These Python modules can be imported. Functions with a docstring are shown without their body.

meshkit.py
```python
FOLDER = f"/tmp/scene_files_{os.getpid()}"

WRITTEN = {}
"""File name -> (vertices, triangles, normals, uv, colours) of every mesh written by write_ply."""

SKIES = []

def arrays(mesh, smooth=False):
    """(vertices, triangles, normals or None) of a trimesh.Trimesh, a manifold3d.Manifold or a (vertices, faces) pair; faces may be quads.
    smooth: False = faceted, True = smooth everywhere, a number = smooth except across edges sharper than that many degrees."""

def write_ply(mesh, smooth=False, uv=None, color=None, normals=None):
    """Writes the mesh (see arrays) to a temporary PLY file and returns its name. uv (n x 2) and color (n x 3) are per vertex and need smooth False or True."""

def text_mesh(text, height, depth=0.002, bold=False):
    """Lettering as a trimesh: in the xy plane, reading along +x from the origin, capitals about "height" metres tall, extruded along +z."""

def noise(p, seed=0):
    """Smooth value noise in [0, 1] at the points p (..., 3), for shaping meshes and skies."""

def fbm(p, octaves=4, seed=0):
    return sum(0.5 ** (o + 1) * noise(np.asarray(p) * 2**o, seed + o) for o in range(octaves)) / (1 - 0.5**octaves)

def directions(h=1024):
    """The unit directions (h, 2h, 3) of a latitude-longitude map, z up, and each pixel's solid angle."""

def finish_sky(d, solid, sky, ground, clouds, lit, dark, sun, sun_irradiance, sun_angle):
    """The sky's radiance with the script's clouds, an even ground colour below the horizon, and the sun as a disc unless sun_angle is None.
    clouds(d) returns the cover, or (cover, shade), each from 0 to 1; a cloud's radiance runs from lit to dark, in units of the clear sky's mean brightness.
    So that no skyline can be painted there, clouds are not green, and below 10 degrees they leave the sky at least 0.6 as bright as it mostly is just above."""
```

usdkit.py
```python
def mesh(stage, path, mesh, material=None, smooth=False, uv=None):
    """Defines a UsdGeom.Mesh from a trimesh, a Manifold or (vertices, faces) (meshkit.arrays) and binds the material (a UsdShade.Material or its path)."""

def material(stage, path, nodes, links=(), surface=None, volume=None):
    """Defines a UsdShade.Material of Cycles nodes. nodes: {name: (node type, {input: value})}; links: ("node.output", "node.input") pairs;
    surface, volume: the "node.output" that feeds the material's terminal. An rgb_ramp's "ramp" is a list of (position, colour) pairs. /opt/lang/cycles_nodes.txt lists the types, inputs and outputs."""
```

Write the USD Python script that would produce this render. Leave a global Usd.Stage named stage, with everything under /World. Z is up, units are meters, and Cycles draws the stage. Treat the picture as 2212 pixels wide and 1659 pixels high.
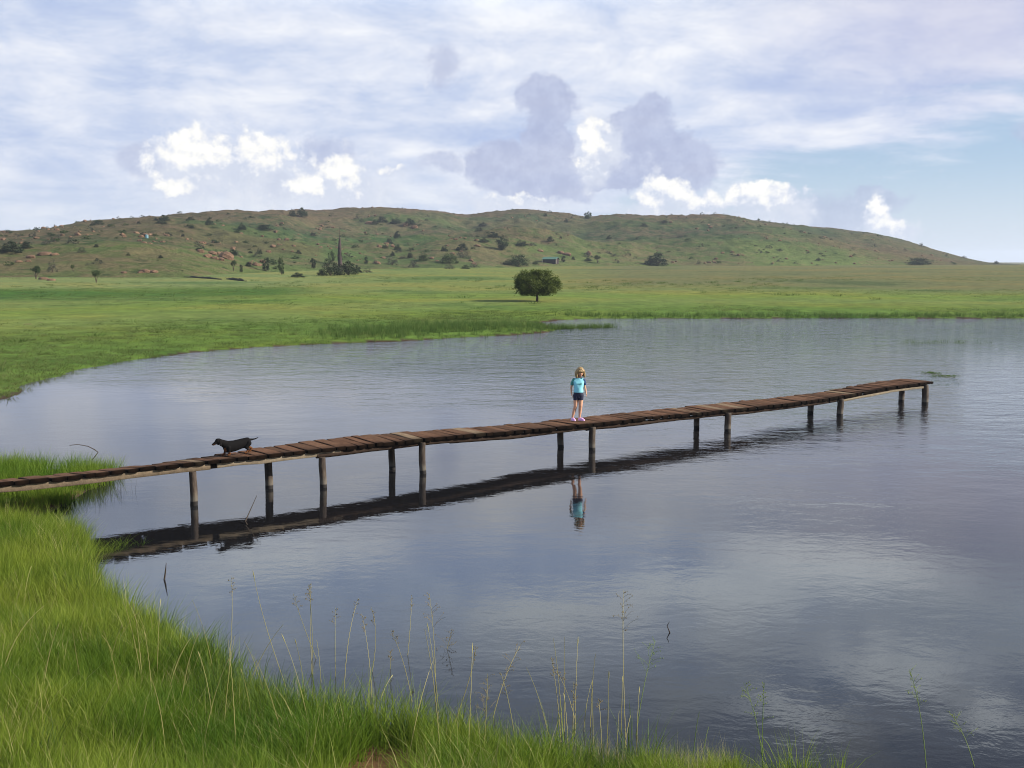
import math, random
import numpy as np, trimesh, manifold3d, shapely, shapely.geometry as sg
import usdkit, meshkit
from pxr import Usd, UsdGeom, UsdLux, UsdShade, Gf, Sdf, Vt

stage = Usd.Stage.CreateInMemory()
UsdGeom.SetStageUpAxis(stage, 'Z')
UsdGeom.SetStageMetersPerUnit(stage, 1.0)
UsdGeom.Xform.Define(stage, '/World')
UsdGeom.Scope.Define(stage, '/World/Looks')

# ------------------------------------------------------------------ camera, exposure
EYE_Z, PITCH = 3.94, math.radians(6.49)
FOC = 2335.0                                  # focal length in pixels of a 2212 x 1659 picture
EXPOSURE, SKY_STRENGTH, SUN = 0.95, 0.055, 1.25
SUN_EL, SUN_AZ = math.radians(29), math.radians(98)
cam = UsdGeom.Camera.Define(stage, '/World/camera')
cam.CreateHorizontalApertureAttr(36.0)
cam.CreateFocalLengthAttr(36.0 * FOC / 2212)
cam.CreateClippingRangeAttr(Gf.Vec2f(0.1, 60000))
cam.CreateExposureAttr(EXPOSURE)
cam.AddTranslateOp().Set(Gf.Vec3d(0, 0, EYE_Z))
cam.AddRotateXOp().Set(90 - math.degrees(PITCH))

_fw = np.array([0, math.cos(PITCH), -math.sin(PITCH)])
_up = np.array([0, math.sin(PITCH), math.cos(PITCH)])
EYE = np.array([0, 0, EYE_Z])


def ray(px, py):
    return np.array([1.0, 0, 0]) * (px - 1106) / FOC + _up * (829.5 - py) / FOC + _fw


def at(px, py, z=0.0):
    """Where the view through a point of the 2212 x 1659 photograph meets the height z."""
    d = ray(px, py)
    return EYE + d * (z - EYE_Z) / d[2]


def at_far(px, py, dist):
    """The point seen there at a distance along the ground."""
    d = ray(px, py)
    return EYE + d * dist / math.hypot(d[0], d[1])


# ------------------------------------------------------------------ node graphs
class Ref(str):
    pass


class Graph:
    def __init__(self):
        self.nodes, self.links = {}, []

    def n(self, kind, out, **inputs):
        name = f'{kind}_{len(self.nodes)}'
        const = {}
        for k, v in inputs.items():
            if isinstance(v, Ref):
                self.links.append((str(v), f'{name}.{k}'))
            else:
                const[k] = v
        self.nodes[name] = (kind, const)
        return Ref(f'{name}.{out}')

    def m(self, op, a, b=0.0, c=0.0, clamp=False):
        return self.n('math', 'value', math_type=op, value1=a, value2=b, value3=c, use_clamp=clamp)

    def mixc(self, fac, a, b):
        return self.n('mix_color', 'result', fac=fac, a=a, b=b)

    def mixf(self, fac, a, b):
        return self.n('mix_float', 'result', fac=fac, a=a, b=b)

    def range(self, v, a, b, c=0.0, d=1.0, kind='smoothstep'):
        return self.n('map_range', 'result', range_type=kind, value=v, from_min=a, from_max=b, to_min=c, to_max=d, clamp=True)

    def noise(self, vec, scale, detail=4, rough=0.55, out='fac', distortion=0.0):
        return self.n('noise_texture', out, dimensions='3D', type='fBM', vector=vec, scale=scale, detail=detail, roughness=rough, distortion=distortion)

    def mapping(self, vec, scale=(1, 1, 1), loc=(0, 0, 0), rot=(0, 0, 0)):
        return self.n('mapping', 'vector', mapping_type='point', vector=vec, scale=scale, location=loc, rotation=rot)

    def xyz(self, v):
        s = self.n('separate_xyz', 'x', vector=v)
        return s, Ref(s[:-1] + 'y'), Ref(s[:-1] + 'z')

    def vec(self, x, y, z=0.0):
        return self.n('combine_xyz', 'vector', x=x, y=y, z=z)

    def make(self, name, surface=None, volume=None):
        return usdkit.material(stage, f'/World/Looks/{name}', self.nodes, self.links, surface=surface, volume=volume)


# ------------------------------------------------------------------ sky with clouds
def sky_material():
    g = Graph()
    k = 1.0 / (SKY_STRENGTH * 2 ** EXPOSURE)

    def col(r, gg, b):
        return (r * k, gg * k, b * k)

    blue = g.n('sky_texture', 'color', sky_type='single_scattering', sun_disc=False, sun_elevation=SUN_EL, sun_rotation=SUN_AZ, altitude=1500.0, air_density=1.0, aerosol_density=0.6, ozone_density=1.5)
    d = g.n('texture_coordinate', 'generated')
    x, y, z = g.xyz(d)
    az, el = g.m('arctan2', x, y), g.m('arcsine', z)
    uv = g.vec(az, el)
    warp = g.noise(uv, 26, 4, 0.6, 'color')
    warp = g.n('vector_math', 'vector', math_type='subtract', vector1=warp, vector2=(0.5, 0.5, 0.5))
    warp = g.n('vector_math', 'vector', math_type='scale', vector1=warp, scale=0.045)
    uvw = g.n('vector_math', 'vector', math_type='add', vector1=uv, vector2=warp)
    uvd = g.n('vector_math', 'vector', math_type='add', vector1=uvw, vector2=(0.006, -0.017, 0.0))
    # layer clouds on a plane high above
    zz = g.m('add', g.m('maximum', z, 0.0), 0.16)
    pl = g.vec(g.m('divide', x, zz), g.m('divide', y, zz))
    n1 = g.noise(g.mapping(pl, (0.75, 1.0, 1), (3.3, 1.7, 0)), 2.2, 7, 0.57, distortion=0.35)
    n0 = g.noise(g.mapping(pl, (0.55, 0.8, 1), (11.3, 4.7, 0)), 1.0, 3, 0.5, distortion=0.2)
    n2 = g.noise(g.mapping(uv, (1.0, 2.3, 1), (2.2, .4, 0), (0, 0, 0.12)), 11.0, 8, 0.63, distortion=0.3)
    sum_ = g.m('add', g.m('multiply', n1, 0.36), g.m('add', g.m('multiply', n0, 0.20), g.m('multiply', n2, 0.44)))
    layer = g.n('rgb_ramp', 'color', fac=sum_, ramp=[(0.0, col(.42, .52, .79)), (0.37, col(.47, .57, .82)), (0.455, col(.60, .68, .87)), (0.52, col(.75, .80, .93)), (0.60, col(.93, .95, 1.0)), (1, col(1.03, 1.04, 1.05))])
    # overhead, where the cloud is thin towards the sun, light and dark stand further apart
    gain = g.m('multiply', g.range(el, 0.20, 0.29, 1.0, 1.45), g.range(el, 0.30, 0.46, 1.0, 0.5))
    gain = g.m('multiply', gain, g.range(az, 0.0, 0.45, 1.0, 0.72))
    layer = g.n('vector_math', 'vector', math_type='scale', vector1=layer, scale=g.mixf(g.range(el, 0.20, 0.25), 1.0, gain))
    dusk = g.m('multiply', g.range(az, 0.12, 0.40), g.m('multiply', g.range(el, 0.09, 0.20), g.range(el, 0.23, 0.30, 1.0, 0.0)))
    layer = g.mixc(g.m('multiply', dusk, 0.55), layer, col(.47, .48, .71))
    # thin bright banks higher up, the ones that the lake mirrors
    def bank(px, py, w, h):
        v = ray(px, py)
        a, e = math.atan2(v[0], v[1]), math.asin(-v[2] / np.linalg.norm(v))
        m = g.mapping(uvw, (FOC / (w / 2), FOC / (h / 2), 0.0), (-a * FOC / (w / 2), -e * FOC / (h / 2), 0))
        return g.n('gradient_texture', 'fac', gradient_type='spherical', vector=m)
    hi = None
    for s in ((1780, 1205, 760, 190), (1480, 1265, 700, 150), (1200, 1325, 620, 130), (1930, 1460, 560, 200), (1700, 1530, 480, 140), (2140, 1560, 300, 140), (640, 1180, 700, 160)):
        b_ = bank(*s)
        hi = b_ if hi is None else g.m('maximum', hi, b_)
    him = g.range(g.m('add', hi, g.m('multiply', g.m('subtract', n1, 0.5), 1.5)), 0.10, 0.80)
    layer = g.mixc(g.m('multiply', him, g.range(el, 0.225, 0.27)), layer, col(1.52, 1.50, 1.50))
    layer = g.n('mix_color', 'result', blend_type='multiply', fac=g.range(el, 0.20, 0.30), a=layer, b=(.86, .97, 1.07), use_clamp=False)
    # where the layer ends: a slanting edge, clear blue below it
    def ang(px, py):
        v = ray(px, py)
        v = v / np.linalg.norm(v)
        return math.atan2(v[0], v[1]), math.asin(v[2])
    (a0, e0), (a1, e1) = ang(1300, 470), ang(2212, 225)
    line = g.m('multiply_add', az, (e1 - e0) / (a1 - a0), e0 - a0 * (e1 - e0) / (a1 - a0))
    edge = g.m('subtract', el, line)
    edge = g.m('add', edge, g.m('multiply', g.m('subtract', n1, 0.5), 0.16))
    edge = g.m('add', edge, g.range(az, a0 - 0.22, a0 + 0.05, 0.2, 0.0))
    edge = g.m('add', edge, g.range(az, 0.75, 1.4, 0.0, 0.3))
    cover = g.range(edge, -0.022, 0.026)
    sky = g.mixc(cover, g.mixc(0.55, blue, col(.47, .63, .87)), layer)
    # pale air near the horizon
    hz = g.range(el, 0.0, 0.10, 0.62, 0.0)
    sky = g.mixc(hz, sky, col(.72, .79, .90))

    def blob(px, py, w, h, vec=uvw):
        a, e = ang(px, py)
        m = g.mapping(vec, (FOC / (w / 2), FOC / (h / 2), 0.0), (-a * FOC / (w / 2), -e * FOC / (h / 2), 0))
        return g.n('gradient_texture', 'fac', gradient_type='spherical', vector=m)

    def union(spots, vec=uvw):
        out = None
        for s in spots:
            b = blob(*s, vec=vec)
            out = b if out is None else g.m('maximum', out, b)
        return out

    fine = g.noise(uv, 55, 6, 0.6)
    finer = g.m('subtract', fine, 0.5)
    mid = g.m('subtract', g.noise(uv, 17, 4, 0.6), 0.5)
    # grey cumulus against the light
    dk = union([(1185, 215, 170, 150), (1190, 300, 150, 190), (1200, 375, 330, 160), (1080, 355, 190, 160), (1350, 262, 150, 80), (1390, 270, 190, 170), (1440, 345, 290, 170), (1330, 385, 160, 80)])
    dk2 = union([(310, 350, 120, 110), (700, 330, 160, 110), (600, 390, 190, 60), (960, 345, 160, 60), (1800, 465, 280, 150), (1900, 425, 190, 60), (2230, 275, 110, 80), (955, 130, 90, 120)])
    nz = g.m('add', g.m('multiply', finer, 0.30), g.m('multiply', mid, 0.40))
    dm = g.m('maximum', g.m('multiply', g.range(g.m('add', dk, nz), 0.12, 0.36), 0.85), g.m('multiply', g.range(g.m('add', dk2, nz), 0.06, 0.60), 0.62))
    dcol = g.mixc(g.range(fine, 0.35, 0.65), col(.44, .49, .69), col(.52, .575, .77))
    sky = g.mixc(dm, sky, dcol)
    # sunlit cumulus heads, bright on their upper right, fading into grey below
    spots = [(420, 358, 240, 170), (478, 360, 140, 150), (575, 354, 220, 150), (735, 408, 190, 150), (690, 435, 130, 90), (400, 447, 140, 70), (860, 375, 150, 60), (985, 432, 80, 50), (1105, 447, 210, 70), (1290, 330, 90, 170), (1450, 445, 230, 130), (1530, 470, 200, 80), (1655, 440, 210, 120), (1600, 465, 180, 80), (1908, 480, 90, 110), (1940, 520, 130, 70)]
    body = union([(510, 395, 420, 150), (770, 425, 260, 130), (1110, 450, 300, 70), (1460, 465, 300, 110), (1665, 460, 240, 110), (1290, 330, 120, 200), (1925, 505, 130, 90)])
    bmask = g.range(g.m('add', body, g.m('add', g.m('multiply', finer, 0.25), g.m('multiply', mid, 0.5))), 0.05, 0.55)
    sky = g.mixc(g.m('multiply', bmask, 0.8), sky, g.mixc(g.range(fine, 0.35, 0.65), col(.68, .73, .86), col(.82, .85, .93)))
    wt = union(spots)
    wd = union(spots, uvd)
    wn = g.m('add', g.m('multiply', finer, 0.34), g.m('multiply', mid, 0.30))
    wm = g.range(g.m('add', wt, wn), 0.02, 0.24)
    fine_d = g.noise(g.n('vector_math', 'vector', math_type='add', vector1=uv, vector2=(0.003, 0.006, 0)), 55, 4, 0.6)
    relief = g.m('subtract', fine, fine_d)
    core = g.m('add', wd, g.m('add', g.m('multiply', relief, 1.9), g.m('multiply', finer, 0.7)))
    wcol = g.n('rgb_ramp', 'color', fac=core, ramp=[(0.02, col(.62, .68, .84)), (0.24, col(.70, .75, .88)), (0.50, col(.87, .89, .95)), (0.72, col(1.02, 1.01, .98)), (1.0, col(1.1, 1.09, 1.04))])
    sky = g.mixc(g.m('multiply', wm, g.range(core, -0.05, 0.45, 0.10, 1.0)), sky, wcol)
    b = g.n('background_shader', 'background', color=sky, strength=SKY_STRENGTH)
    return g.make('sky', surface=b)


dome = UsdLux.DomeLight.Define(stage, '/World/sky')
UsdShade.MaterialBindingAPI.Apply(dome.GetPrim()).Bind(sky_material())
dome.GetPrim().SetCustomDataByKey('kind', 'structure')
sun = UsdLux.DistantLight.Define(stage, '/World/sun')
sun.CreateIntensityAttr(SUN); sun.CreateAngleAttr(0.5); sun.CreateNormalizeAttr(True); sun.CreateColorAttr(Gf.Vec3f(1.0, 0.93, 0.80))
_sd = Gf.Vec3d(math.cos(SUN_EL) * math.sin(SUN_AZ), math.cos(SUN_EL) * math.cos(SUN_AZ), math.sin(SUN_EL))
sun.AddTransformOp().Set(Gf.Matrix4d().SetRotate(Gf.Rotation(Gf.Vec3d(0, 0, 1), _sd)))

# ------------------------------------------------------------------ naming, tagging, adding shapes
_used = {}


def path_for(parent, name):
    k = f'{parent}/{name}'
    i = _used.get(k, -1) + 1
    _used[k] = i
    return k if i == 0 else f'{k}_{i:03d}'


def tag(prim, label=None, cat=None, group=None, kind=None):
    for k, v in (('label', label), ('category', cat), ('group', group), ('kind', kind)):
        if v:
            prim.SetCustomDataByKey(k, v)
    return prim


def tris(mesh):
    if hasattr(mesh, 'to_mesh'):
        m = mesh.to_mesh()
        return np.array(m.vert_properties[:, :3], float), np.array(m.tri_verts, int)
    if isinstance(mesh, (tuple, list)):
        v, f = np.asarray(mesh[0], float), np.asarray(mesh[1], int)
        if f.shape[1] == 4:
            f = np.vstack([f[:, [0, 1, 2]], f[:, [0, 2, 3]]])
        return v, f
    return np.array(mesh.vertices, float), np.array(mesh.faces, int)


def obj(name, mesh, mat, parent='/World', smooth=False, tint=None, org=(0, 0, 0)):
    v, f = tris(mesh)
    v = v - np.asarray(org)
    m = usdkit.mesh(stage, path_for(str(parent), name), (v, f), mat, smooth=(True if (smooth and tint is not None) else smooth))
    if tint is not None:
        UsdGeom.PrimvarsAPI(m).CreatePrimvar('tint', Sdf.ValueTypeNames.Color3fArray, 'vertex').Set(Vt.Vec3fArray.FromNumpy(np.asarray(tint, np.float32)))
    return m.GetPrim()


def thing(name, label, cat, loc=(0, 0, 0), rotz=0.0, scale=None, group=None):
    x = UsdGeom.Xform.Define(stage, path_for('/World', name))
    x.AddTranslateOp().Set(Gf.Vec3d(*map(float, loc)))
    if rotz:
        x.AddRotateZOp().Set(float(rotz))
    if scale is not None:
        x.AddScaleOp().Set(Gf.Vec3f(*map(float, scale)))
    return tag(x.GetPrim(), label, cat, group)


def proto(name):
    """A class prim that copies refer to."""
    return stage.CreateClassPrim(f'/World/Looks/kinds_{name}') if False else stage.CreateClassPrim(f'/{name}')


def copy_of(cls, name, label, cat, loc, rotz=0.0, scale=(1, 1, 1), group=None):
    t = thing(name, label, cat, loc, rotz, scale, group)
    t.GetReferences().AddInternalReference(cls.GetPath())
    t.SetInstanceable(True)
    return t


def join(parts):
    vs, fs, n = [], [], 0
    for p in parts:
        v, f = tris(p)
        vs.append(v); fs.append(f + n); n += len(v)
    return np.vstack(vs), np.vstack(fs)


def tube(points, radii, sides=6, caps=True):
    p = np.asarray(points, float)
    r = np.broadcast_to(np.asarray(radii, float), (len(p),))
    t = np.gradient(p, axis=0)
    t /= np.linalg.norm(t, axis=1, keepdims=True) + 1e-12
    ref = np.array([0.31, 0.93, 0.2]) if abs(t[0] @ np.array([0.31, 0.93, 0.2])) < 0.9 else np.array([1.0, 0, 0])
    a = np.cross(t, ref); a /= np.linalg.norm(a, axis=1, keepdims=True) + 1e-12
    b = np.cross(t, a)
    an = np.arange(sides) * 2 * np.pi / sides
    v = (p[:, None] + r[:, None, None] * (np.cos(an)[None, :, None] * a[:, None] + np.sin(an)[None, :, None] * b[:, None])).reshape(-1, 3)
    f = []
    for i in range(len(p) - 1):
        for j in range(sides):
            k = (j + 1) % sides
            q = (i * sides + j, i * sides + k, (i + 1) * sides + k, (i + 1) * sides + j)
            f += [(q[0], q[1], q[2]), (q[0], q[2], q[3])]
    if caps:
        n = len(v)
        v = np.vstack([v, p[0], p[-1]])
        e = (len(p) - 1) * sides
        for j in range(sides):
            k = (j + 1) % sides
            f += [(n, k, j), (n + 1, e + j, e + k)]
    return v, np.array(f)


def bezier(a, b, c, n=8):
    t = np.linspace(0, 1, n)[:, None]
    return (1 - t) ** 2 * np.asarray(a, float) + 2 * t * (1 - t) * np.asarray(b, float) + t ** 2 * np.asarray(c, float)


# ------------------------------------------------------------------ materials
def simple(name, color, rough=0.7, spec=0.3, noise=0.0, scale=20.0, bump=0.0):
    g = Graph()
    p = g.n('texture_coordinate', 'object')
    c = color
    kw = {}
    if noise:
        nz = g.noise(p, scale, 5, 0.6)
        c = g.n('rgb_ramp', 'color', fac=nz, ramp=[(0.25, tuple(x * (1 - noise) for x in color)), (0.75, tuple(min(1, x * (1 + noise)) for x in color))])
        if bump:
            kw['normal'] = g.n('bump', 'normal', height=nz, strength=bump, distance=0.01)
    return g.make(name, g.n('principled_bsdf', 'BSDF', base_color=c, roughness=rough, specular_ior_level=spec, **kw))


def leafy(name, lo, hi, trans=0.4, rough=0.6, spec=0.2, patch=None):
    """Leaves and blades: colour varies from plant to plant and from leaf to leaf; light passes through."""
    g = Graph()
    r = g.n('object_info', 'random')
    isl = g.n('geometry', 'random_per_island')
    f = g.m('add', g.m('multiply', r, 0.5), g.m('multiply', isl, 0.5))
    if patch:
        pos = g.n('geometry', 'position')
        f = g.m('add', g.m('multiply', f, 0.5), g.m('multiply', g.range(g.noise(pos, patch, 3, 0.6), 0.3, 0.7), 0.5))
    c = g.n('rgb_ramp', 'color', fac=f, ramp=[(0.05, lo), (0.95, hi)])
    a = g.n('principled_bsdf', 'BSDF', base_color=c, roughness=rough, specular_ior_level=spec)
    b = g.n('translucent_bsdf', 'BSDF', color=c)
    return g.make(name, g.n('mix_closure', 'closure', fac=trans, closure1=a, closure2=b))


def land_material():
    g = Graph()
    t = g.n('attribute', 'color', attribute='tint')
    pos = g.n('geometry', 'position')
    n1 = g.noise(pos, 0.9, 6, 0.65)
    n2 = g.noise(g.mapping(pos, (0.035, 0.05, 0.05)), 1.0, 7, 0.62)
    f = g.m('add', g.m('multiply', g.range(n1, 0.25, 0.75, kind='linear'), 0.9), 0.55)
    c = g.n('vector_math', 'vector', math_type='scale', vector1=t, scale=f)
    yl = g.n('mix_color', 'result', blend_type='multiply', fac=g.range(n2, 0.46, 0.6), a=c, b=(1.28, 1.05, 0.95), use_clamp=False)
    dk = g.n('mix_color', 'result', blend_type='multiply', fac=g.range(n2, 0.44, 0.36), a=yl, b=(0.58, 0.72, 0.66))
    bm = g.n('bump', 'normal', height=n1, strength=0.7, distance=0.25)
    return g.make('land', g.n('principled_bsdf', 'BSDF', base_color=dk, roughness=0.9, specular_ior_level=0.05, normal=bm))


def hill_material():
    g = Graph()
    t = g.n('attribute', 'color', attribute='tint')
    pos = g.n('geometry', 'position')
    n1 = g.noise(pos, 0.22, 8, 0.68)
    n2 = g.noise(g.mapping(pos, (0.016, 0.016, 0.03)), 1.0, 7, 0.66)
    n3 = g.noise(pos, 0.8, 5, 0.7)
    rock = g.n('rgb_ramp', 'color', fac=n3, ramp=[(0.3, (.035, .030, .022)), (0.5, (.105, .066, .045)), (0.7, (.165, .105, .070))])
    fac = g.range(g.m('add', g.m('multiply', n1, 0.5), g.m('multiply', n2, 0.5)), 0.47, 0.57)
    f = g.m('add', g.m('multiply', g.range(n1, 0.25, 0.75, kind='linear'), 0.9), 0.55)
    c = g.n('vector_math', 'vector', math_type='scale', vector1=t, scale=f)
    c = g.mixc(g.m('multiply', fac, 0.58), c, rock)
    vor = g.n('voronoi_texture', 'distance', dimensions='3D', metric='euclidean', feature='f1', vector=pos, scale=0.16)
    c = g.n('mix_color', 'result', blend_type='multiply', fac=g.range(g.m('add', vor, g.m('multiply', n3, 0.5)), 0.5, 0.35), a=c, b=(.45, .6, .5))
    bm = g.n('bump', 'normal', height=g.m('add', n1, g.m('multiply', n3, 0.35)), strength=0.9, distance=1.6)
    return g.make('hillside', g.n('principled_bsdf', 'BSDF', base_color=c, roughness=0.95, specular_ior_level=0.03, normal=bm))


def water_material():
    g = Graph()
    pos = g.n('geometry', 'position')
    x, y, z = g.xyz(pos)
    w1 = g.noise(g.mapping(pos, (0.8, 1.25, 1), rot=(0, 0, 0.25)), 2.6, 4, 0.6, distortion=0.4)
    w2 = g.noise(g.mapping(pos, (0.7, 1.3, 1), (7, 3, 0), (0, 0, -0.5)), 0.8, 3, 0.5, distortion=0.3)
    w3 = g.noise(pos, 9.0, 3, 0.6)
    # wind: calm by the bank and along the left of the jetty, ruffled out on the lake and to the right
    wind = g.m('add', g.m('multiply', g.m('subtract', y, 21.0), 0.045), g.m('multiply', g.m('subtract', x, -1.0), 0.035))
    wind = g.m('add', wind, g.m('multiply', g.m('subtract', g.noise(g.mapping(pos, (0.09, 0.16, 1)), 1.0, 3, 0.55), 0.5), 0.9))
    wind = g.m('add', g.range(wind, -0.05, 1.0, 0.05, 1.0), g.range(y, 30.0, 62.0, 0.0, 1.1))
    h = g.m('add', g.m('multiply', w1, 0.55), g.m('add', g.m('multiply', w2, 0.9), g.m('multiply', w3, 0.12)))
    bm = g.n('bump', 'normal', height=g.m('multiply', h, wind), strength=1.0, distance=0.075)
    murk = g.n('rgb_ramp', 'color', fac=g.noise(pos, 0.12, 3), ramp=[(0.3, (.005, .006, .007)), (0.7, (.010, .008, .008))])
    return g.make('water', g.n('principled_bsdf', 'BSDF', base_color=murk, roughness=0.02, ior=1.47, specular_ior_level=0.5, normal=bm))


def wood_material():
    g = Graph()
    t = g.n('attribute', 'color', attribute='tint')
    p = g.n('texture_coordinate', 'object')
    gr = g.noise(g.mapping(p, (14, 14, 14), rot=(0, 0, 0)), 1.0, 6, 0.7)
    fine = g.noise(p, 60, 4, 0.7)
    f = g.m('add', g.m('multiply', g.range(g.m('add', g.m('multiply', gr, 0.6), g.m('multiply', fine, 0.4)), 0.3, 0.7, kind='linear'), 0.95), 0.5)
    c = g.n('vector_math', 'vector', math_type='scale', vector1=t, scale=f)
    bm = g.n('bump', 'normal', height=fine, strength=0.5, distance=0.008)
    return g.make('weathered_wood', g.n('principled_bsdf', 'BSDF', base_color=c, roughness=0.92, specular_ior_level=0.05, normal=bm))


def post_material():
    g = Graph()
    pos = g.n('geometry', 'position')
    x, y, z = g.xyz(pos)
    nz = g.noise(g.mapping(pos, (18, 18, 4)), 1.0, 5, 0.65)
    nb = g.noise(pos, 6.0, 4, 0.6)
    base = g.n('rgb_ramp', 'color', fac=nz, ramp=[(0.28, (.016, .011, .009)), (0.5, (.046, .033, .026)), (0.72, (.105, .083, .063))])
    zz = g.m('add', z, g.m('multiply', g.m('subtract', nb, 0.5), 0.06))
    pale = g.m('multiply', g.range(zz, 0.22, 0.10), 0.75)
    c = g.mixc(pale, base, (.10, .088, .074))
    wet = g.range(zz, 0.075, 0.055)
    c = g.mixc(wet, c, (.014, .012, .012))
    bm = g.n('bump', 'normal', height=nz, strength=0.5, distance=0.01)
    return g.make('post_wood', g.n('principled_bsdf', 'BSDF', base_color=c, roughness=0.75, specular_ior_level=0.25, normal=bm))


def tinted(name, rough=0.7, spec=0.25, noise=0.25, scale=40.0):
    g = Graph()
    t = g.n('attribute', 'color', attribute='tint')
    p = g.n('texture_coordinate', 'object')
    f = g.m('add', g.m('multiply', g.noise(p, scale, 4, 0.6), noise * 2), 1 - noise)
    c = g.n('vector_math', 'vector', math_type='scale', vector1=t, scale=f)
    return g.make(name, g.n('principled_bsdf', 'BSDF', base_color=c, roughness=rough, specular_ior_level=spec))


def rock_material(name, lo, mid, hi):
    g = Graph()
    p = g.n('geometry', 'position')
    nz = g.noise(p, 1.6, 7, 0.68)
    c = g.n('rgb_ramp', 'color', fac=nz, ramp=[(0.28, lo), (0.5, mid), (0.7, hi)])
    bm = g.n('bump', 'normal', height=nz, strength=0.7, distance=0.25)
    return g.make(name, g.n('principled_bsdf', 'BSDF', base_color=c, roughness=0.9, specular_ior_level=0.1, normal=bm))


LAND, HILL, WATER, WOOD, POST = land_material(), hill_material(), water_material(), wood_material(), post_material()
TINT = tinted('tinted')
ROCK = rock_material('orange_rock', (.045, .030, .021), (.115, .070, .045), (.18, .115, .076))
GRASS = leafy('bank_grass', (.055, .125, .008), (.285, .330, .042), 0.5, patch=0.55)
GRASS2 = leafy('meadow_grass', (.055, .105, .016), (.150, .155, .055), 0.45, patch=0.07)
STRAW = leafy('straw', (.30, .28, .10), (.58, .50, .24), 0.35)
DRYSEED = leafy('seed_husk', (.15, .125, .07), (.32, .26, .15), 0.35)
REED = leafy('reed', (.050, .100, .018), (.120, .160, .040), 0.45)
LEAF_DARK = leafy('dark_leaf', (.014, .024, .009), (.052, .072, .024), 0.28)
LEAF_MID = leafy('mid_leaf', (.022, .040, .010), (.075, .105, .026), 0.3)
LEAF_TREE = leafy('willow_leaf', (.075, .10, .018), (.34, .34, .085), 0.5)
LEAF_GREY = leafy('grey_leaf', (.04, .045, .03), (.085, .09, .055), 0.25)
BARK = simple('bark', (.07, .052, .04), 0.9, 0.1, 0.5, 6)

# ------------------------------------------------------------------ shorelines and ground heights
from scipy.spatial import cKDTree
rng = np.random.default_rng(7)
NEAR_PX = [(-420, 992), (0, 1011), (130, 1013), (215, 1015), (255, 1021), (228, 1042), (185, 1064), (142, 1090), (118, 1102), (95, 1112), (82, 1119), (98, 1130), (125, 1150), (160, 1172), (172, 1205), (160, 1235),
           (205, 1290), (245, 1330), (330, 1388), (420, 1430), (510, 1480), (560, 1520), (620, 1552), (700, 1562), (800, 1570), (900, 1592), (1000, 1612), (1150, 1636), (1300, 1652), (1500, 1664), (1570, 1668), (1680, 1690), (2212, 1735), (2900, 1760)]
FAR_PX = [(-260, 955), (0, 861), (60, 838), (130, 815), (180, 800), (260, 787), (350, 770), (400, 762), (530, 752), (580, 749), (700, 743), (900, 735), (1100, 724), (1165, 719), (1205, 713), (1180, 705), (1150, 697), (1200, 691.5), (1300, 689), (1500, 688), (1800, 687.5), (2212, 688), (3500, 690)]
near_line = np.array([at(*p)[:2] for p in NEAR_PX])
near_line = np.vstack([near_line, [(16, 7.5), (34, 7.0), (60, 12)]])
far_line = np.array([at(*p)[:2] for p in FAR_PX])
left_end = np.array([(-22.0, 25.5)])
right_end = np.array([(120.0, 62.0), (112.0, 40.0)])
water_ring = np.vstack([left_end, far_line, right_end, near_line[::-1]])
water_poly = shapely.make_valid(sg.Polygon(water_ring))


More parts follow.
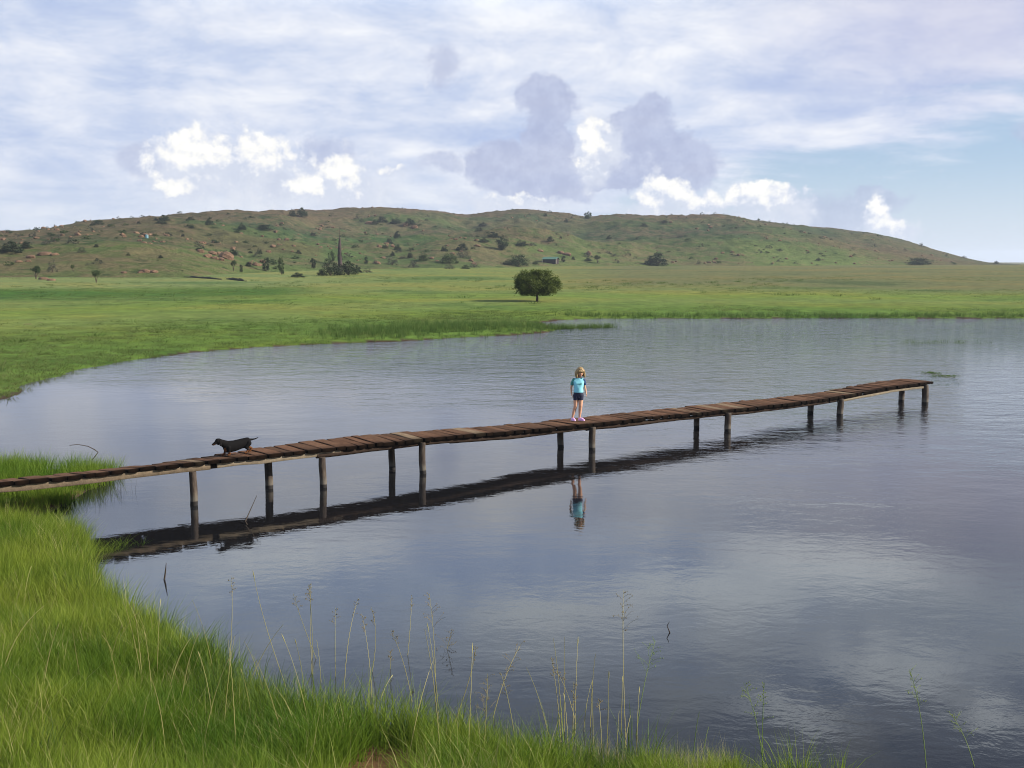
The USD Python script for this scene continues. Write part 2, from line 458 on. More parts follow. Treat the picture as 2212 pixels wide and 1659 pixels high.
def densify(line, step):
    out = []
    for a, b in zip(line[:-1], line[1:]):
        k = max(1, int(np.hypot(*(b - a)) / step))
        out.append(a + (b - a) * np.linspace(0, 1, k, endpoint=False)[:, None])
    return np.vstack(out + [line[-1:]])


tree_near = cKDTree(densify(np.vstack([left_end, near_line]), 0.08))
tree_far = cKDTree(densify(np.vstack([left_end, far_line, right_end]), 0.25))


def shore(x, y):
    """(signed distance to the water's edge, positive on land; whether the near bank is the closer one)."""
    q = np.stack([x, y], -1)
    dn, df = tree_near.query(q)[0], tree_far.query(q)[0]
    s = np.minimum(dn, df)
    ins = shapely.contains_xy(water_poly, x, y)
    return np.where(ins, -s, s), dn < df


_A = np.array([(0, 0), (1, .10), (5, .28), (17, .50), (45, .66), (90, 1.15), (150, 1.95), (230, 2.45), (330, 2.45), (600, 1.9), (1200, 0.9), (5000, -1)])


def n3(x, y, sc, seed=0, octv=4):
    return meshkit.fbm(np.stack([np.asarray(x) * sc, np.asarray(y) * sc, np.zeros_like(np.asarray(x, float))], -1) + 100, octv, seed) - 0.5


def ground_z(x, y):
    x, y = np.asarray(x, float), np.asarray(y, float)
    s, near = shore(x, y)
    s = s + n3(x, y, 1.3, 3) * 0.5 * np.clip(np.abs(s), 0, 1) + np.where(near, 0, n3(x, y, 0.35, 9) * 1.6)
    zn = np.minimum(0.11 * s + 0.016 * s * s, 2.1) + 0.10 * n3(x, y, 0.9, 1) * np.clip(s, 0, 1)
    zf = np.interp(s, _A[:, 0], _A[:, 1]) + 0.45 * n3(x, y, 0.05, 2) * np.clip(s / 25, 0, 1)
    return np.where(s < 0, -np.minimum(0.22 * np.abs(s), 1.6), np.where(near, zn, zf))


# the hill, laid out along directions from the shore where the picture was taken
SKY_PX = np.array([(-1500, 560), (-900, 540), (-400, 517), (0, 505), (100, 500), (190, 487), (250, 483), (330, 474), (380, 469), (440, 467), (500, 463), (560, 462), (620, 455), (660, 455), (690, 456.5), (750, 452), (800, 450), (850, 450), (900, 452), (950, 457), (1010, 464), (1035, 461), (1060, 458), (1120, 452), (1150, 454), (1180, 456.5), (1230, 462), (1262, 469), (1290, 468), (1330, 465.5), (1400, 469.5), (1470, 472), (1550, 474), (1620, 478), (1700, 487), (1750, 491), (1800, 494), (1850, 501), (1900, 510), (1950, 521), (2000, 537), (2050, 551), (2090, 561), (2125, 567.5), (2200, 572)])
R_PX = np.array([(-1500, 360), (0, 390), (300, 440), (650, 530), (1100, 570), (1500, 610), (2200, 660)])
B_PX = np.array([(-1500, 150), (400, 165), (700, 212), (900, 235), (1200, 290), (1500, 330), (2200, 430)])


def hill_z(px, D, X=None, Y=None):
    """Height of the hill at the distance D on the bearing that shows at picture column px."""
    az = np.arctan((np.asarray(px, float) - 1106) / FOC / math.cos(PITCH))
    x, y = D * np.sin(az), D * np.cos(az)
    ysky = np.interp(px, SKY_PX[:, 0], SKY_PX[:, 1])
    R, B = np.interp(px, R_PX[:, 0], R_PX[:, 1]), np.interp(px, B_PX[:, 0], B_PX[:, 1])
    v = (829.5 - ysky) / FOC
    dz = (_up[2] * v + _fw[2]) / np.sqrt(((px - 1106) / FOC) ** 2 + (_up[1] * v + _fw[1]) ** 2)
    zr = EYE_Z + dz * R
    base = np.interp(D - 62, _A[:, 0], _A[:, 1]) - 0.35
    t = np.clip((D - B) / (R - B), 0, None)
    tt = np.clip(t, 0, 1)
    S = 0.5 * tt * tt * (3 - 2 * tt) + 0.5 * tt ** 0.92
    S = np.where(t > 1, 1 - np.clip((D - R) / 330, 0, 1) ** 2, S)
    z = base + (zr - base) * S
    mid = np.clip(tt * 5, 0, 1) * np.clip((1 - tt) * 3.5, 0, 1)
    rel = np.clip((zr - base) / 25, 0, 1)
    z = z + mid * rel * (15.0 * n3(x, y, 0.010, 21, 5) + 4.0 * n3(x, y, 0.05, 22, 4))
    for cpx, cD, spx, sD, amp in ((250, 235, 260, 42, 3.6), (1160, 375, 120, 42, 4.0), (1000, 330, 90, 40, 2.6), (-300, 260, 260, 60, 4.0), (760, 430, 120, 60, -4.0), (1620, 470, 160, 60, 3.0)):
        z = z + amp * np.exp(-((px - cpx) / spx) ** 2 - ((D - cD) / sD) ** 2) * np.clip(tt * 6, 0, 1)
    z = z + rel * np.clip(tt * 3, 0, 1) * (1.9 * n3(x, y, 0.13, 23, 4) + 0.6 * n3(x, y, 0.5, 24, 2))
    return z - 1.4 * np.clip(1 - t * 14, 0, 1)


def px_of(x, y):
    return 1106 + np.asarray(x) / np.maximum(np.asarray(y), 1e-6) * FOC * math.cos(PITCH)


def top_z(x, y):
    x, y = np.asarray(x, float), np.asarray(y, float)
    D = np.hypot(x, y)
    px = px_of(x, y)
    g = ground_z(x, y)
    ok = (y > 0) & (D > 150) & (D < 900) & (px > -1500) & (px < 2190)
    h = np.where(ok, hill_z(np.clip(px, -1500, 2190), D), -99)
    return np.maximum(g, h)


def hit(px, py, d0=4.0, d1=800.0, n=900):
    """Where the view through (px, py) first meets the ground or the hill; failing that, the spot it misses by least."""
    r = ray(px, py)
    r = r / math.hypot(r[0], r[1])
    D = np.geomspace(d0, d1, n)
    P = EYE + r[None] * D[:, None]
    gap = P[:, 2] - top_z(P[:, 0], P[:, 1])
    under = np.nonzero(gap < 0)[0]
    if len(under) and under[0] > 0:
        i = under[0]
        w = gap[i - 1] / (gap[i - 1] - gap[i])
        q = P[i - 1] + (P[i] - P[i - 1]) * w
    else:
        i = int(np.argmin(np.where(D > 150, gap / D, 9)))
        q = P[i].copy()
        q[2] = top_z(q[:1], q[1:2])[0]
    return q, math.hypot(q[0], q[1])


def polar_sheet(angles, radii):
    A, Rr = np.meshgrid(angles, radii, indexing='ij')
    x, y = Rr * np.sin(A), Rr * np.cos(A)
    na, nr = A.shape
    i = np.arange(na * nr).reshape(na, nr)
    f = np.stack([i[:-1, :-1], i[1:, :-1], i[1:, 1:], i[:-1, 1:]], -1).reshape(-1, 4)
    return x.ravel(), y.ravel(), f[:, ::-1]


front = np.radians(np.concatenate([np.arange(-62, -30, 1.0), np.arange(-30, 30, 0.2), np.arange(30, 62, 1.0)]))
back = np.radians(np.arange(62, 298.1, 6.0))
ang = np.concatenate([front, back])
rad = np.concatenate([[0.02], np.geomspace(0.6, 5.5, 30), np.geomspace(5.6, 120, 250), np.geomspace(122, 5000, 130)])
gx, gy, gf = polar_sheet(ang, rad)
gz = ground_z(gx, gy)
gs, gnear = shore(gx, gy)
gD, gpx = np.hypot(gx, gy), px_of(gx, gy)


def lerp(a, b, t):
    return a + (b - a) * np.clip(t, 0, 1)[..., None]


C = lambda *c: np.array(c, float)  # noqa: E731
pw = n3(gx, gy, 0.03, 31)
lush, mid_, olive, light = C(.070, .118, .020), C(.104, .134, .036), C(.092, .098, .040), C(.112, .142, .048)
tint = lerp(np.broadcast_to(lush, (len(gx), 3)), mid_, (gs - 5) / 12 + pw * 1.5)
tint = lerp(tint, C(.090, .138, .022), np.clip(1 - abs(gs - 30) / 14, 0, 1) * 0.8)
right = np.clip((gpx - 1100) / 260, 0, 1) * np.clip((gD - 112 + 25 * pw) / 30, 0, 1)
tint = lerp(tint, olive, right)
left = np.clip((900 - gpx) / 300, 0, 1) * np.clip((gD - 128) / 8, 0, 1)
tint = lerp(tint, light, left)
band = np.clip(1.3 - abs(gD - 116 - 6 * pw) / 13, 0, 1) ** 0.5 * np.clip((740 - gpx) / 120 + pw, 0, 1)
tint = lerp(tint, C(.040, .086, .013), band)
soil = n3(gx, gy, 0.8, 33)
MOUND = at(835, 1648, 0.12)[:2]
mound_d = np.hypot(gx - MOUND[0], (gy - MOUND[1]) * 1.3)
soil = np.where(mound_d < 0.75, 0.3, soil)
tint[gnear] = lerp(np.broadcast_to(C(.040, .060, .014), (gnear.sum(), 3)), C(.12, .065, .032), (soil[gnear] - 0.02) * 8)
tint[gs < 0.12] = C(.045, .032, .022)
tag(obj('ground', (np.stack([gx, gy, gz], -1), gf), LAND, smooth=True, tint=tint), kind='structure')

hpx = np.concatenate([np.arange(-1500, -60, 18.0), np.arange(-60, 2190, 4.0), [2190]])
hD = np.concatenate([np.geomspace(140, 700, 230), np.linspace(715, 900, 12)])
HP, HD = np.meshgrid(hpx, hD, indexing='ij')
haz = np.arctan((HP - 1106) / FOC / math.cos(PITCH))
hx, hy = HD * np.sin(haz), HD * np.cos(haz)
hz = hill_z(HP, HD)
hi = np.arange(HP.size).reshape(HP.shape)
hf = np.stack([hi[:-1, :-1], hi[1:, :-1], hi[1:, 1:], hi[:-1, 1:]], -1).reshape(-1, 4)[:, ::-1]
ht = np.clip((HD - np.interp(HP, B_PX[:, 0], B_PX[:, 1])) / (np.interp(HP, R_PX[:, 0], R_PX[:, 1]) - np.interp(HP, B_PX[:, 0], B_PX[:, 1])), 0, 1)
hn = n3(hx, hy, 0.02, 41)
htint = lerp(np.broadcast_to(C(.085, .115, .036), HP.shape + (3,)), C(.050, .068, .025), ht * 2.5 + hn)
htint = lerp(htint, C(.072, .062, .034), (ht - 0.45) * 2.2 + hn * 2)
htint = lerp(htint, C(.040, .085, .026), np.exp(-((HP - 800) / 170) ** 2) * np.clip(1 - abs(ht - 0.5) * 2.2, 0, 1) * 0.9)
hkeep = (ht.ravel()[hf] > 0).any(1)
hf = hf[hkeep]
hn2 = n3(hx, hy, 0.014, 43)
htint = lerp(htint, C(.105, .064, .040), np.clip(hn2 * 7 - 0.5, 0, 0.38) * np.clip(ht * 4, 0, 1))
htint = lerp(htint, C(.032, .055, .024), np.clip(-hn2 * 6 - 0.2, 0, 0.75) * np.clip(ht * 4, 0, 1))
tag(obj('hills', (np.stack([hx, hy, hz], -1).reshape(-1, 3), hf), HILL, smooth=True, tint=htint.reshape(-1, 3)), kind='structure')

# the lake: one level sheet that runs a little way in under its banks
wx, wy = np.meshgrid(np.linspace(-32, 130, 30), np.linspace(4.5, 90, 20), indexing='ij')
wi = np.arange(wx.size).reshape(wx.shape)
wf = np.stack([wi[:-1, :-1], wi[1:, :-1], wi[1:, 1:], wi[:-1, 1:]], -1).reshape(-1, 4)
wq = np.stack([wx, wy, np.zeros_like(wx)], -1).reshape(-1, 3)
keep = shapely.intersects(shapely.box(wq[wf][:, :, 0].min(1), wq[wf][:, :, 1].min(1), wq[wf][:, :, 0].max(1), wq[wf][:, :, 1].max(1)), water_poly.buffer(0.5))
wm = trimesh.Trimesh(wq, np.vstack([wf[keep][:, [0, 1, 2]], wf[keep][:, [0, 2, 3]]]), process=False)
wm.remove_unreferenced_vertices()
tag(obj('water', wm, WATER, smooth=True), kind='structure')

# ------------------------------------------------------------------ the jetty
JS, JC = 0.75031323, 21.07286109             # its near edge runs along y = JS x + JC
JL = math.hypot(1, JS)
J_ALONG = np.array([1 / JL, JS / JL, 0])
J_ACROSS = np.array([-JS / JL, 1 / JL, 0])
J_T = [(-60, 1041, 1047, 1066), (0, 1036.4, 1041.8, 1061), (146, 1021.4, 1030, 1046.4), (264, 1009, 1014.5, 1031.8), (403, 993.5, 999, 1016.3), (451, 984.6, 996.4, 1011), (542, 971, 985.5, 999), (633, 956.5, 976.4, 990), (732, 944.5, 964.5, 978), (811, 938.6, 958.6, 968.6), (902, 932, 947.7, 960.4),
       (1030, 922, 935.8, 945.9), (1123, 915.8, 931, 941.3), (1189, 908, 922.6, 932.6), (1299, 897, 912.6, 922.6), (1426, 884, 898, 910.7), (1531, 873, 889, 897.5), (1659, 861, 875.7, 882), (1768, 848, 863, 869.3), (1819, 837.6, 855, 860), (1910, 822, 837.6, 846.7), (1947, 818, 831, 840), (2003, 818.5, 825.5, 831)]
J_W = 0.84


def on_jetty_plane(px, py, off):
    d = ray(px, py)
    t = (JC + off * JL - EYE[1]) / (d[1] - JS * d[0])
    return EYE + d * t


_n = np.array([on_jetty_plane(a, c, 0) for a, b, c, d in J_T])
_f = np.array([on_jetty_plane(a, b, J_W) for a, b, c, d in J_T])
J_O = np.array([0, JC, 0])
_sn, _sf = (_n - J_O) @ J_ALONG, (_f - J_O) @ J_ALONG


def _sm(s, xs, zs):
    return np.mean([np.interp(s + k, xs, zs) for k in np.linspace(-0.7, 0.7, 9)], 0)


def deck(s, w):
    """A point of the deck's top: s metres along, w metres across from the near edge."""
    a, b = _sm(s, _sn, _n[:, 2]), _sm(s, _sf, _f[:, 2])
    p = J_O + J_ALONG * s + J_ACROSS * w
    return np.array([p[0], p[1], a + (b - a) * w / J_W])


jetty = thing('jetty', 'long weathered brown plank jetty on round posts reaching across the lake', 'jetty', (J_O[0], J_O[1], 0))
J_ORG = (J_O[0], J_O[1], 0)
S0, S1 = _sn[0], _sn[-1] + 0.30
r4 = np.random.default_rng(4)


def slab(s, width, w0, w1, lift, thick, tone, skew, pale):
    """One plank: the half-round off-cut of a log, laid across with its bark side down, ends dark and rotten."""
    k = 7
    ws = np.array([w0, w0 + 0.015, w0 + 0.05, w0 + 0.3, w0 + 0.6, w1 - 0.03, w1])
    prof = [(-.5, -.25), (-.47, -.03), (-.38, 0.0), (.38, 0.0), (.47, -.03), (.5, -.25), (.49, -.86), (0, -1.0), (-.49, -.86)]
    vs, tn = [], []
    bow = r4.normal(0, 0.006)
    for i, w in enumerate(ws):
        e = min(w - w0, w1 - w)
        shrink = 0.95 if e < 0.005 else (0.985 if e < 0.02 else 1.0)
        c = deck(s + skew * (w - 0.4), w)
        wob = r4.normal(0, 0.004)
        for (u, v) in prof:
            p = c + J_ALONG * (u * width * shrink + wob) + np.array([0, 0, lift + v * thick * (shrink if v < -0.1 else 1) - (1 - shrink) * 0.06 + bow * (1 - (2 * (w - w0) / (w1 - w0) - 1) ** 2) + r4.normal(0, 0.0015)])
            vs.append(p)
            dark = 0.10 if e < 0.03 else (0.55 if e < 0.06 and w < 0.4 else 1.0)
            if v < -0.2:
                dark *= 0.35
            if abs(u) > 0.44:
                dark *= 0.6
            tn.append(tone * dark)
    m = len(prof)
    f = []
    for i in range(k - 1):
        for j in range(m):
            a, b = i * m + j, i * m + (j + 1) % m
            f += [(a, a + m, b + m), (a, b + m, b)]
    for i, flip in ((0, False), (k - 1, True)):
        cidx = len(vs)
        vs.append(np.mean(vs[i * m:(i + 1) * m], 0)); tn.append(tone * 0.08)
        for j in range(m):
            a, b = i * m + j, i * m + (j + 1) % m
            f.append((cidx, b, a) if flip else (cidx, a, b))
    return (np.array(vs), np.array(f)), np.array(tn)


s = S0
while s < S1 - 0.05:
    w = r4.uniform(0.16, 0.30)
    w = min(w, S1 - s)
    pale = r4.random() < 0.09
    v = r4.uniform(0.68, 1.25)
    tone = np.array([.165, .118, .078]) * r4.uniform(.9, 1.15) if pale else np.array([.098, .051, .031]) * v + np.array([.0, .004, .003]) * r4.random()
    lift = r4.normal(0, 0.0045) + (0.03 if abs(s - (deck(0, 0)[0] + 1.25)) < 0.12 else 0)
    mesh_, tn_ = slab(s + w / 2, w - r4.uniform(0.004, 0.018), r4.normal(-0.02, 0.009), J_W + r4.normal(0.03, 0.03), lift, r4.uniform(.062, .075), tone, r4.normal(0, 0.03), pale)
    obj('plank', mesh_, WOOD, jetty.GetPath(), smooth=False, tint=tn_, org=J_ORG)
    s += w


def log_beam(name, s0, s1, w, drop, r, tone, seed):
    q = np.random.default_rng(seed)
    ss = np.arange(s0, s1 + 0.01, 0.35)
    pts = np.array([deck(a, w) + J_ACROSS * 0.012 * math.sin(a * 2 + seed) - np.array([0, 0, drop + 0.010 * math.sin(a * 1.3 + seed) + q.normal(0, 0.003)]) for a in ss])
    m = tube(pts, r * (1 + 0.1 * np.sin(ss * 1.7 + seed)) * np.linspace(1.08, 0.94, len(ss)), 9)
    obj(name, m, WOOD, jetty.GetPath(), smooth=35, org=J_ORG) if False else obj(name, m, WOOD, jetty.GetPath(), smooth=True, tint=np.tile(tone, (len(m[0]), 1)), org=J_ORG)


def plank_beam(name, px0, px1, w, drop, h, t, tone, seed):
    """A squared pale timber under the deck's near edge."""
    q = np.random.default_rng(seed)
    s0, s1 = np.interp([px0, px1], [a for a, *_ in J_T], _sn)
    ss = np.linspace(s0, s1, max(4, int((s1 - s0) / 0.3)))
    vs = []
    for a in ss:
        c = deck(a, w) - np.array([0, 0, drop + q.normal(0, 0.003)])
        hh = h * (1 + q.normal(0, 0.05))
        for u, v in ((-.5, 0), (-.42, .06), (.42, .06), (.5, 0), (.5, -.9), (.42, -1), (-.42, -1), (-.5, -.9)):
            vs.append(c + J_ACROSS * u * t + np.array([0, 0, v * hh]))
    m = 8
    f = [x for i in range(len(ss) - 1) for j in range(m) for x in ((i * m + j, i * m + (j + 1) % m, (i + 1) * m + (j + 1) % m), (i * m + j, (i + 1) * m + (j + 1) % m, (i + 1) * m + j))]
    for i, fl in ((0, 1), (len(ss) - 1, -1)):
        for j in range(1, m - 1):
            f.append((i * m, i * m + j + 1, i * m + j)[::fl])
    vs = np.array(vs)
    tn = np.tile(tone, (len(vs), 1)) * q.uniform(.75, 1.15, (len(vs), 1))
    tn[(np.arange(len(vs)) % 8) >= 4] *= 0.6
    p = obj(name, (vs, np.array(f)), WOOD, jetty.GetPath(), tint=tn, org=J_ORG)
    return tag(p, 'pale grey squared timber under the near edge')


DARKLOG = np.array([.032, .022, .017])
sC, sG, sK = [np.interp(p, [a for a, *_ in J_T], _sn) for p in (720, 1279, 1806)]
for k, (a, b) in enumerate(((sC - 0.3, sC + 2.6), (sC + 2.5, sG + 0.1), (sG - 0.1, sG + 4.2), (sG + 4.1, sK), (sK - 0.2, S1 - 0.05))):
    log_beam('bearer', a, b, 0.075 + 0.012 * (k % 2), 0.115, 0.047, DARKLOG, k + 1)
for k, (a, b) in enumerate(((S0, S0 + 5), (S0 + 4.9, S0 + 10.2), (S0 + 10.1, S0 + 15.5), (S0 + 15.4, S1 - 0.05))):
    log_beam('bearer', a, b, 0.66 + 0.012 * (k % 2), 0.115, 0.045, DARKLOG, k + 11)
log_beam('bearer', S0, sC - 0.35, 0.16, 0.115, 0.04, DARKLOG, 31)
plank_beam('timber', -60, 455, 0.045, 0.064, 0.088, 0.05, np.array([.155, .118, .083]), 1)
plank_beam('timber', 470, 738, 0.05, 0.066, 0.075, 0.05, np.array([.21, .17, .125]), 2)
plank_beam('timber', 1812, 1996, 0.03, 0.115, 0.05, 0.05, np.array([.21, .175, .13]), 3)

POSTS = [(419, 1092, 8), (698, 1052, 7.8), (913, 1022, 7.5), (1279, 974, 7.6), (1572, 934, 7.3), (1814, 902, 6.8), (1998, 870.6, 6.6), (581, 1055, 8.6), (847, 1014, 7.4), (1211, 966.6, 7.3), (1505, 925, 6.2), (1751, 893, 6.4), (1947, 868, 6.0)]
for i, (px, py, hw) in enumerate(POSTS):
    near = i < 7
    b = at(px, py)
    r = hw * np.hypot(b[0], b[1]) / FOC * 0.98
    if near:                                    # near posts stand just outside the bearer
        b = on_jetty_plane(px, py, 0.02)
        b[2] = 0
        top = deck((b - J_O) @ J_ALONG, 0.0)[2] - (0.075 if i > 1 else 0.15)
        top -= 0.004
    else:
        top = deck((b - J_O) @ J_ALONG, 0.7)[2] - 0.09
    q = np.random.default_rng(50 + i)
    lean = q.normal(0, 0.012, 2)
    zs = np.array([-1.5, -0.4, 0.0, 0.1, 0.25, 0.4, max(top - 0.02, 0.42), top])
    pts = np.stack([b[0] + lean[0] * zs + 0.006 * np.sin(zs * 9 + i), b[1] + lean[1] * zs, zs], -1)
    rr = r * np.array([1.02, 1.02, 1.0, 1.0, 0.99, 0.98, 0.96, 0.88]) * (1 + q.normal(0, 0.012, 8))
    obj('post', tube(pts, rr, 14), POST, jetty.GetPath(), smooth=40, org=J_ORG)
# ------------------------------------------------------------------ bodies grown from joints
def ball(c, r, n=20):
    return manifold3d.Manifold.sphere(r, n).translate(list(map(float, c)))


def ell(c, r, n=24):
    return manifold3d.Manifold.sphere(1.0, n).scale(list(map(float, r))).translate(list(map(float, c)))


def bone(a, ra, b, rb, n=16):
    return manifold3d.Manifold.batch_hull([ball(a, ra, n), ball(b, rb, n)])


def chain(pts, n=16):
    return [bone(p[:3], p[3], q[:3], q[3], n) for p, q in zip(pts[:-1], pts[1:])]


def hull(*b):
    return manifold3d.Manifold.batch_hull(list(b))


def fuse(parts, length=0.012, rounds=6):
    m = manifold3d.Manifold.batch_boolean(parts, manifold3d.OpType.Add).refine_to_length(length)
    v, f = tris(m)
    t = trimesh.Trimesh(v, f, process=True)
    trimesh.smoothing.filter_taubin(t, iterations=rounds)
    return t


def solid(name, color, rough=0.6, spec=0.25, noise=0.12, scale=60):
    return simple(name, color, rough, spec, noise, scale)


# ------------------------------------------------------------------ the child
CH = on_jetty_plane(1249, 908, 0.36)
s_ch = (CH - J_O) @ J_ALONG
CH = deck(s_ch, 0.36)
CH[2] += 0.012
child = thing('person', 'small child in turquoise top, navy shorts and pink shoes standing on the jetty looking down', 'person', CH)
SKIN = solid('skin', (.50, .27, .175), 0.55, 0.3, 0.08)


def arm(sh, el, wr, palm, tip, thumb_dir):
    sh, el, wr, palm, tip = (np.array(a, float) for a in (sh, el, wr, palm, tip))
    out = [bone(sh, .027, el, .021), bone(el, .021, wr, .0145), bone(wr, .0145, palm, .015)]
    across = np.cross(tip - palm, np.array([0, 1.0, 0])); across /= np.linalg.norm(across)
    depth = np.cross(across, tip - palm); depth /= np.linalg.norm(depth)
    L = np.linalg.norm(tip - palm)
    d = (tip - palm) / L
    out.append(hull(ball(wr, .014), ball(palm + depth * .011, .010), ball(palm - depth * .013, .010)))
    for k, ln in enumerate((.88, 1.0, .95, .75)):
        base = palm + depth * (.013 - .0087 * k)
        k1 = base + d * L * ln * .5
        k2 = k1 + d * L * ln * .45 - across * .008 * thumb_dir
        out += [bone(base, .0062, k1, .0056, 10), bone(k1, .0056, k2, .0048, 10)]
    tb = wr + (palm - wr) * .4 + depth * .012
    t1 = tb + depth * .014 + d * .016
    out += [bone(tb, .007, t1, .006, 10), bone(t1, .006, t1 + d * .016 + depth * .002, .0052, 10)]
    return out


def leg(hip, knee, ank, heel, toe):
    hip, knee, ank, heel, toe = (np.array(a, float) for a in (hip, knee, ank, heel, toe))
    calf = knee + (ank - knee) * .35 + np.array([0, .012, 0])
    return [bone(hip, .060, knee, .039), bone(knee, .038, calf, .037), bone(calf, .037, ank, .022), bone(ank, .022, heel, .024), bone(heel, .022, toe, .017)]


HEAD = np.array([.034, -.025, 1.045])
face = np.array([.30, -.90, -.32]); face /= np.linalg.norm(face)          # the way the child looks: down and to the right
side = np.cross(face, [0, 0, 1.0]); side /= np.linalg.norm(side)
hup = np.cross(side, face)
skull = [ell(HEAD, (.070, .078, .088)), hull(ball(HEAD + face * .030 - hup * .035, .046), ball(HEAD + face * .042 - hup * .072, .020), ball(HEAD - hup * .02, .06)),
         bone(HEAD + face * .074 - hup * .004, .008, HEAD + face * .086 - hup * .026, .0095, 10), ball(HEAD + face * .068 - hup * .050, .013), ball(HEAD + side * .070 - hup * .014, .013), ball(HEAD - side * .070 - hup * .014, .013)]
torso = [hull(ell((-.045, 0, .535), (.058, .062, .06)), ell((.045, 0, .535), (.058, .062, .06)), ell((.0, -.004, .66), (.083, .066, .05))),
         hull(ell((0, -.004, .66), (.083, .068, .05)), ell((-.052, 0, .80), (.048, .056, .07)), ell((.062, 0, .80), (.048, .056, .07))),
         hull(ell((-.052, 0, .80), (.048, .055, .07)), ell((.062, 0, .80), (.048, .055, .07)), ball((-.098, .004, .868), .030), ball((.108, .004, .868), .030), ball((.018, .004, .905), .036)),
         bone((.018, .004, .90), .036, HEAD - hup * .05, .034)]
body = fuse(torso + skull + leg((-.050, 0, .52), (-.060, -.022, .325), (-.122, .0, .075), (-.128, .014, .03), (-.088, -.075, .022)) + leg((.050, 0, .52), (.046, -.022, .325), (.030, .012, .075), (.026, .026, .03), (.105, -.045, .022))
            + arm((-.104, .004, .865), (-.152, .014, .715), (-.146, -.006, .585), (-.136, -.014, .552), (-.122, -.024, .500), -1) + arm((.112, .004, .862), (.140, .020, .715), (.163, -.004, .600), (.168, -.010, .570), (.168, -.022, .520), 1), 0.010, 4)
obj('body', body, SKIN, child.GetPath(), smooth=True)
shirt = fuse([hull(ell((0, -.004, .615), (.104, .082, .02)), ell((.002, -.006, .70), (.094, .080, .05))), hull(ell((.002, -.006, .70), (.094, .080, .05)), ell((-.048, -.002, .80), (.058, .068, .07)), ell((.060, -.002, .80), (.058, .068, .07))),
              hull(ell((-.048, 0, .80), (.058, .067, .07)), ell((.060, 0, .80), (.058, .067, .07)), ball((-.094, .004, .866), .037), ball((.104, .004, .866), .037), ball((.018, .004, .892), .044))], 0.012, 3)
obj('shirt', shirt, solid('turquoise_cloth', (.21, .52, .62), 0.8, 0.15, 0.06), child.GetPath(), smooth=True)
tag(obj('sleeve', fuse([bone((-.097, .003, .868), .042, (-.134, .010, .785), .037)], 0.012, 2), solid('green_print_cloth', (.06, .22, .20), 0.8, 0.15, 0.9, 45), child.GetPath(), smooth=True), 'sleeve with a green and white print')
tag(obj('sleeve', fuse([bone((.107, .003, .865), .041, (.130, .012, .790), .037)], 0.012, 2), solid('navy_cloth', (.025, .045, .12), 0.8, 0.15, 0.2), child.GetPath(), smooth=True), 'navy blue sleeve')
# the round green print on the chest
ring = trimesh.creation.annulus(.010, .020, .003, sections=20); ring.apply_transform(trimesh.transformations.rotation_matrix(math.pi / 2, [1, 0, 0])); ring.apply_translation([.046, -.0765, .795])
bar_ = trimesh.creation.box([.05, .003, .008]); bar_.apply_translation([-.006, -.0775, .795])
obj('chest_print', join([ring, bar_]), solid('print_green', (.10, .33, .22), 0.8, 0.1), child.GetPath())
shorts = fuse([ell((0, -.012, .512), (.05, .062, .04)), hull(ell((-.043, 0, .545), (.066, .072, .045)), ell((.043, 0, .545), (.066, .072, .045)), ell((0, -.002, .615), (.094, .075, .02))), hull(ell((-.050, 0, .55), (.064, .07, .05)), ell((-.053, -.008, .452), (.054, .058, .010))), hull(ell((.050, 0, .55), (.064, .07, .05)), ell((.049, -.008, .452), (.054, .058, .010)))], 0.012, 3)
obj('shorts', shorts, solid('navy_shorts', (.016, .018, .040), 0.75, 0.2, 0.15), child.GetPath(), smooth=True)


def shoe(ank, heel, toe):
    ank, heel, toe = (np.array(a, float) for a in (ank, heel, toe))
    mid = (heel + toe) / 2 + np.array([0, 0, .012])
    m = fuse([hull(ball(heel, .031), ball(ank - [0, 0, .022], .028)), hull(ball(heel, .030), ball(mid, .032)), hull(ball(mid, .033), ball(toe, .024)), hull(ell(heel - [0, 0, .014], (.032, .032, .012)), ell(toe - [0, 0, .010], (.030, .030, .012)))], 0.012, 3)
    obj('shoe', m, PINK, child.GetPath(), smooth=True)


PINK = solid('pink_shoe', (.56, .33, .58), 0.5, 0.3, 0.05)
shoe((-.122, .0, .075), (-.126, .014, .032), (-.080, -.085, .028))
shoe((.030, .012, .075), (.030, .024, .032), (.112, -.050, .028))
# bobbed hair: a cap with hanging locks, open over the face
rh = np.random.default_rng(12)
hairs = [ell(HEAD - face * .010 + hup * .016, (.082, .088, .088))]
for a in np.linspace(-2.05, 2.05, 25):
    d = -face * math.cos(a) + side * math.sin(a)
    top = HEAD + d * .074 + hup * .03
    drop = .125 + .015 * rh.random() - (.02 if abs(a) > 1.8 else 0)
    flare = .009 + .010 * rh.random()
    mid = HEAD + d * (.084 + flare * .5) - hup * .03
    end = HEAD + d * (.078 + flare) - np.array([0, 0, drop - .02])
    hairs += [bone(top, .020, mid, .022, 10), bone(mid, .022, end, .011, 10)]
for a in np.linspace(-.75, .75, 7):                                          # fringe
    d = face * math.cos(a) + side * math.sin(a)
    hairs.append(bone(HEAD + hup * .075 + d * .035, .016, HEAD + d * .078 + hup * (.028 + .008 * rh.random()), .010, 10))
HAIR = Graph()
_p = HAIR.n('texture_coordinate', 'object')
_c = HAIR.n('rgb_ramp', 'color', fac=HAIR.noise(HAIR.mapping(_p, (70, 70, 9)), 1.0, 4, 0.65), ramp=[(0.3, (.085, .048, .018)), (0.5, (.22, .14, .055)), (0.7, (.40, .28, .12))])
HAIR = HAIR.make('blond_hair', HAIR.n('principled_bsdf', 'BSDF', base_color=_c, roughness=0.5, specular_ior_level=0.4))
hm_ = fuse(hairs, 0.008, 2)
hv_ = np.array(hm_.vertices)
